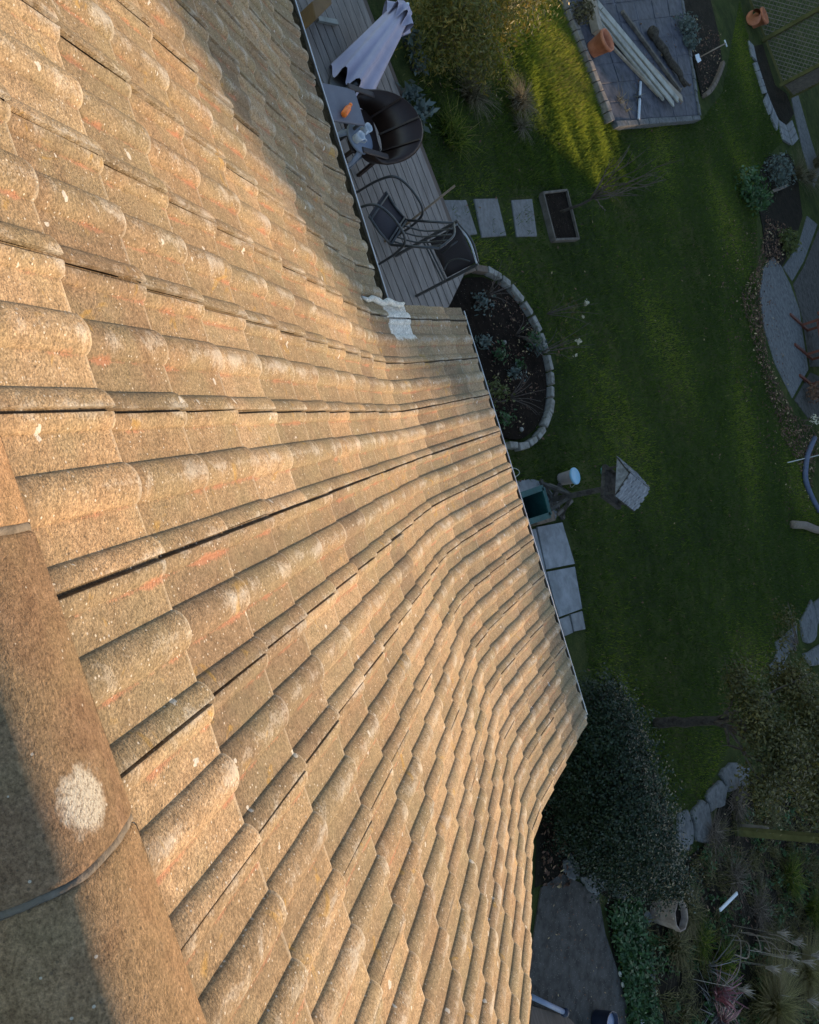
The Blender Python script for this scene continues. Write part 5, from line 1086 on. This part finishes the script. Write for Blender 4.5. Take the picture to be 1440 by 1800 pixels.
def litter(px, n, seed, size, z=.02):
    p = scatter(px, n, seed); r = np.random.default_rng(seed + 1); P = np.stack([p[:, 0], p[:, 1], z + .03 * r.random(n)], 1); a = r.random(n) * 6.283; L_ = size * (.5 + r.random(n))
    nrm = np.stack([.5 * r.normal(size=n), .5 * r.normal(size=n), np.ones(n)], 1); t = np.cross(nrm, np.stack([np.cos(a), np.sin(a), 0 * a], 1)); t /= np.linalg.norm(t, axis=1)[:, None]; b = np.cross(nrm, t); b /= np.linalg.norm(b, axis=1)[:, None]
    return np.stack([P - t * L_[:, None], P - b * L_[:, None] * .5, P + t * L_[:, None], P + b * L_[:, None] * .5], 1).reshape(-1, 3), np.arange(4 * n).reshape(n, 4), r.random(n)
V, F, T = cat(litter([(1325, 470), (1340, 470), (1335, 520), (1350, 640), (1395, 730), (1440, 760), (1425, 860), (1380, 780), (1330, 640), (1300, 520)], 2600, 11, .035), litter([(1280, 380), (1340, 420), (1400, 760), (1430, 900), (1380, 900), (1300, 700), (1250, 520)], 900, 12, .03),
              litter([(1345, 380), (1390, 400), (1370, 470), (1330, 470)], 900, 13, .035), litter(lawn_px, 900, 14, .022, .04), litter([(840, 500), (900, 500), (945, 590), (950, 670), (910, 760), (880, 760), (850, 620)], 500, 19, .018, .055), litter([(950, 1380), (1010, 1400), (1000, 1560), (950, 1560)], 300, 15, .03), litter([(1195, 1500), (1320, 1380), (1440, 1400), (1440, 1700), (1150, 1700)], 1500, 16, .03),
              litter([(955, 1560), (1050, 1575), (1100, 1790), (950, 1790)], 170, 23, .014, .022), litter([(1085, 60), (1190, 0), (1225, 195), (1090, 205)], 90, 17, .03, zp + .01), litter([(1200, 20), (1265, 60), (1262, 140), (1232, 165)], 400, 18, .03, .04))
tag(np_obj('fallen_leaves', V, F, M['litter'], org=Vector((0, 0, 0)), tint=T), 'brown fallen leaves strewn over lawn, beds and paving', 'fallen leaves', kind='stuff')

# ------------------------------------------------------------------ unseen houses and trees added to shape the shade on roof and garden
sa, ca = math.sin(SUN_AZ), math.cos(SUN_AZ); tw_ = V3(ca, -sa); td = V3(sa, ca)
def W(w, d, z=0): return tw_ * w + td * d + V3(0, 0, z)
def shade_caster(w0, w1, d0, dep, h_eave, h_ridge, label):  # unseen house added as a sun blocker, sized for its shadow edge
    E_ = empty('shade_caster_house', W((w0 + w1) / 2, d0 + dep / 2), label, 'house'); mb = MB(); mb.prism([W(w0, d0), W(w1, d0), W(w1, d0 + dep), W(w0, d0 + dep)], 0, h_eave); obj('wall', mb, M['shade_caster_wall'], E_)  # wall of the unseen sun blocker
    mb = MB(); a, b, c, d = W(w0 - .3, d0 - .3, h_eave), W(w1 + .3, d0 - .3, h_eave), W(w1 + .3, d0 + dep + .3, h_eave), W(w0 - .3, d0 + dep + .3, h_eave); e, f = W(w0 - .3, d0 + dep / 2, h_ridge), W(w1 + .3, d0 + dep / 2, h_ridge)
    mb.add([a, b, c, d, e, f], [(0, 1, 5, 4), (2, 3, 4, 5), (0, 4, 3), (1, 2, 5), (0, 3, 2, 1)]); obj('roof', mb, M['shade_caster_roof'], E_)  # roof of the unseen sun blocker
    for i in range(int((w1 - w0) / 2.5)):
        for z in (1.2, 4.0):
            q = W(w0 + 1.3 + 2.5 * i, d0 - .02, z); mb = MB(); mb.box(q + V3(0, 0, .6), (1.2, .06, 1.2), (tw_, td, V3(0, 0, 1))); obj('shade_caster_window', mb, M['white'], E_)
shade_caster(-1.0, 11, 30, 8, 6.2, 8.95, 'unseen brick house added beyond the lawn to shade the roof corner')
shade_caster(-3.0, -.8, 30.5, 7, 5.6, 8.45, 'unseen low brick link added to close the sun gap between two bigger houses')
shade_caster(-9.55, -2.4, 31, 7, 9.8, 12.8, 'unseen tall brick house added beyond the lawn to shade the lower roof')
shade_caster(-14, -9.6, 31.5, 5, 4.1, 4.85, 'unseen garage added beside the tall house to cut off the sunny patch')
shade_caster(-40, -13.0, 46, 8, 9, 11.5, 'unseen brick terrace added beyond the garden to shade its far end')
for i, (w, d, h, rr) in enumerate(((-14.2, 32, 10, 1.9), (-18.4, 31, 11, 2.3), (-22.5, 32, 11, 2.3), (-13.4, 39, 9.5, .5), (-11.25, 37, 7.6, .22))):  # unseen trees added to block and streak the low sun
    b = W(w, d); E_ = empty('shade_caster_tree', b, ['unseen tall tree added for shade, nearest the garage', 'unseen tall tree added for shade, second from the garage', 'unseen tall tree added for shade, furthest from the garage', 'unseen slim tree added for shade behind the garage, away from the tall house', 'unseen slim tree added for shade behind the garage next to the tall house'][i], 'tree', 'unseen trees added for shade'); mb = MB(); mb.tube([b, b + V3(0, 0, h * .8)], [.22, .06], 8); obj('trunk', mb, M['bark'], E_, True)
    cells = [((b.x + random.gauss(0, rr * .35), b.y + random.gauss(0, rr * .35), h * z), (rr * random.uniform(.7, 1), rr * random.uniform(.7, 1), h * .17)) for z in (.18, .34, .5, .65, .78, .88)]
    V, F, T = leaves(cells, 4200 if rr > 1 else (700 if i == 3 else 60), .19, 400 + i, .3, .6, .1); np_obj('crown', V, F, M['hedge'], E_, tint=T)
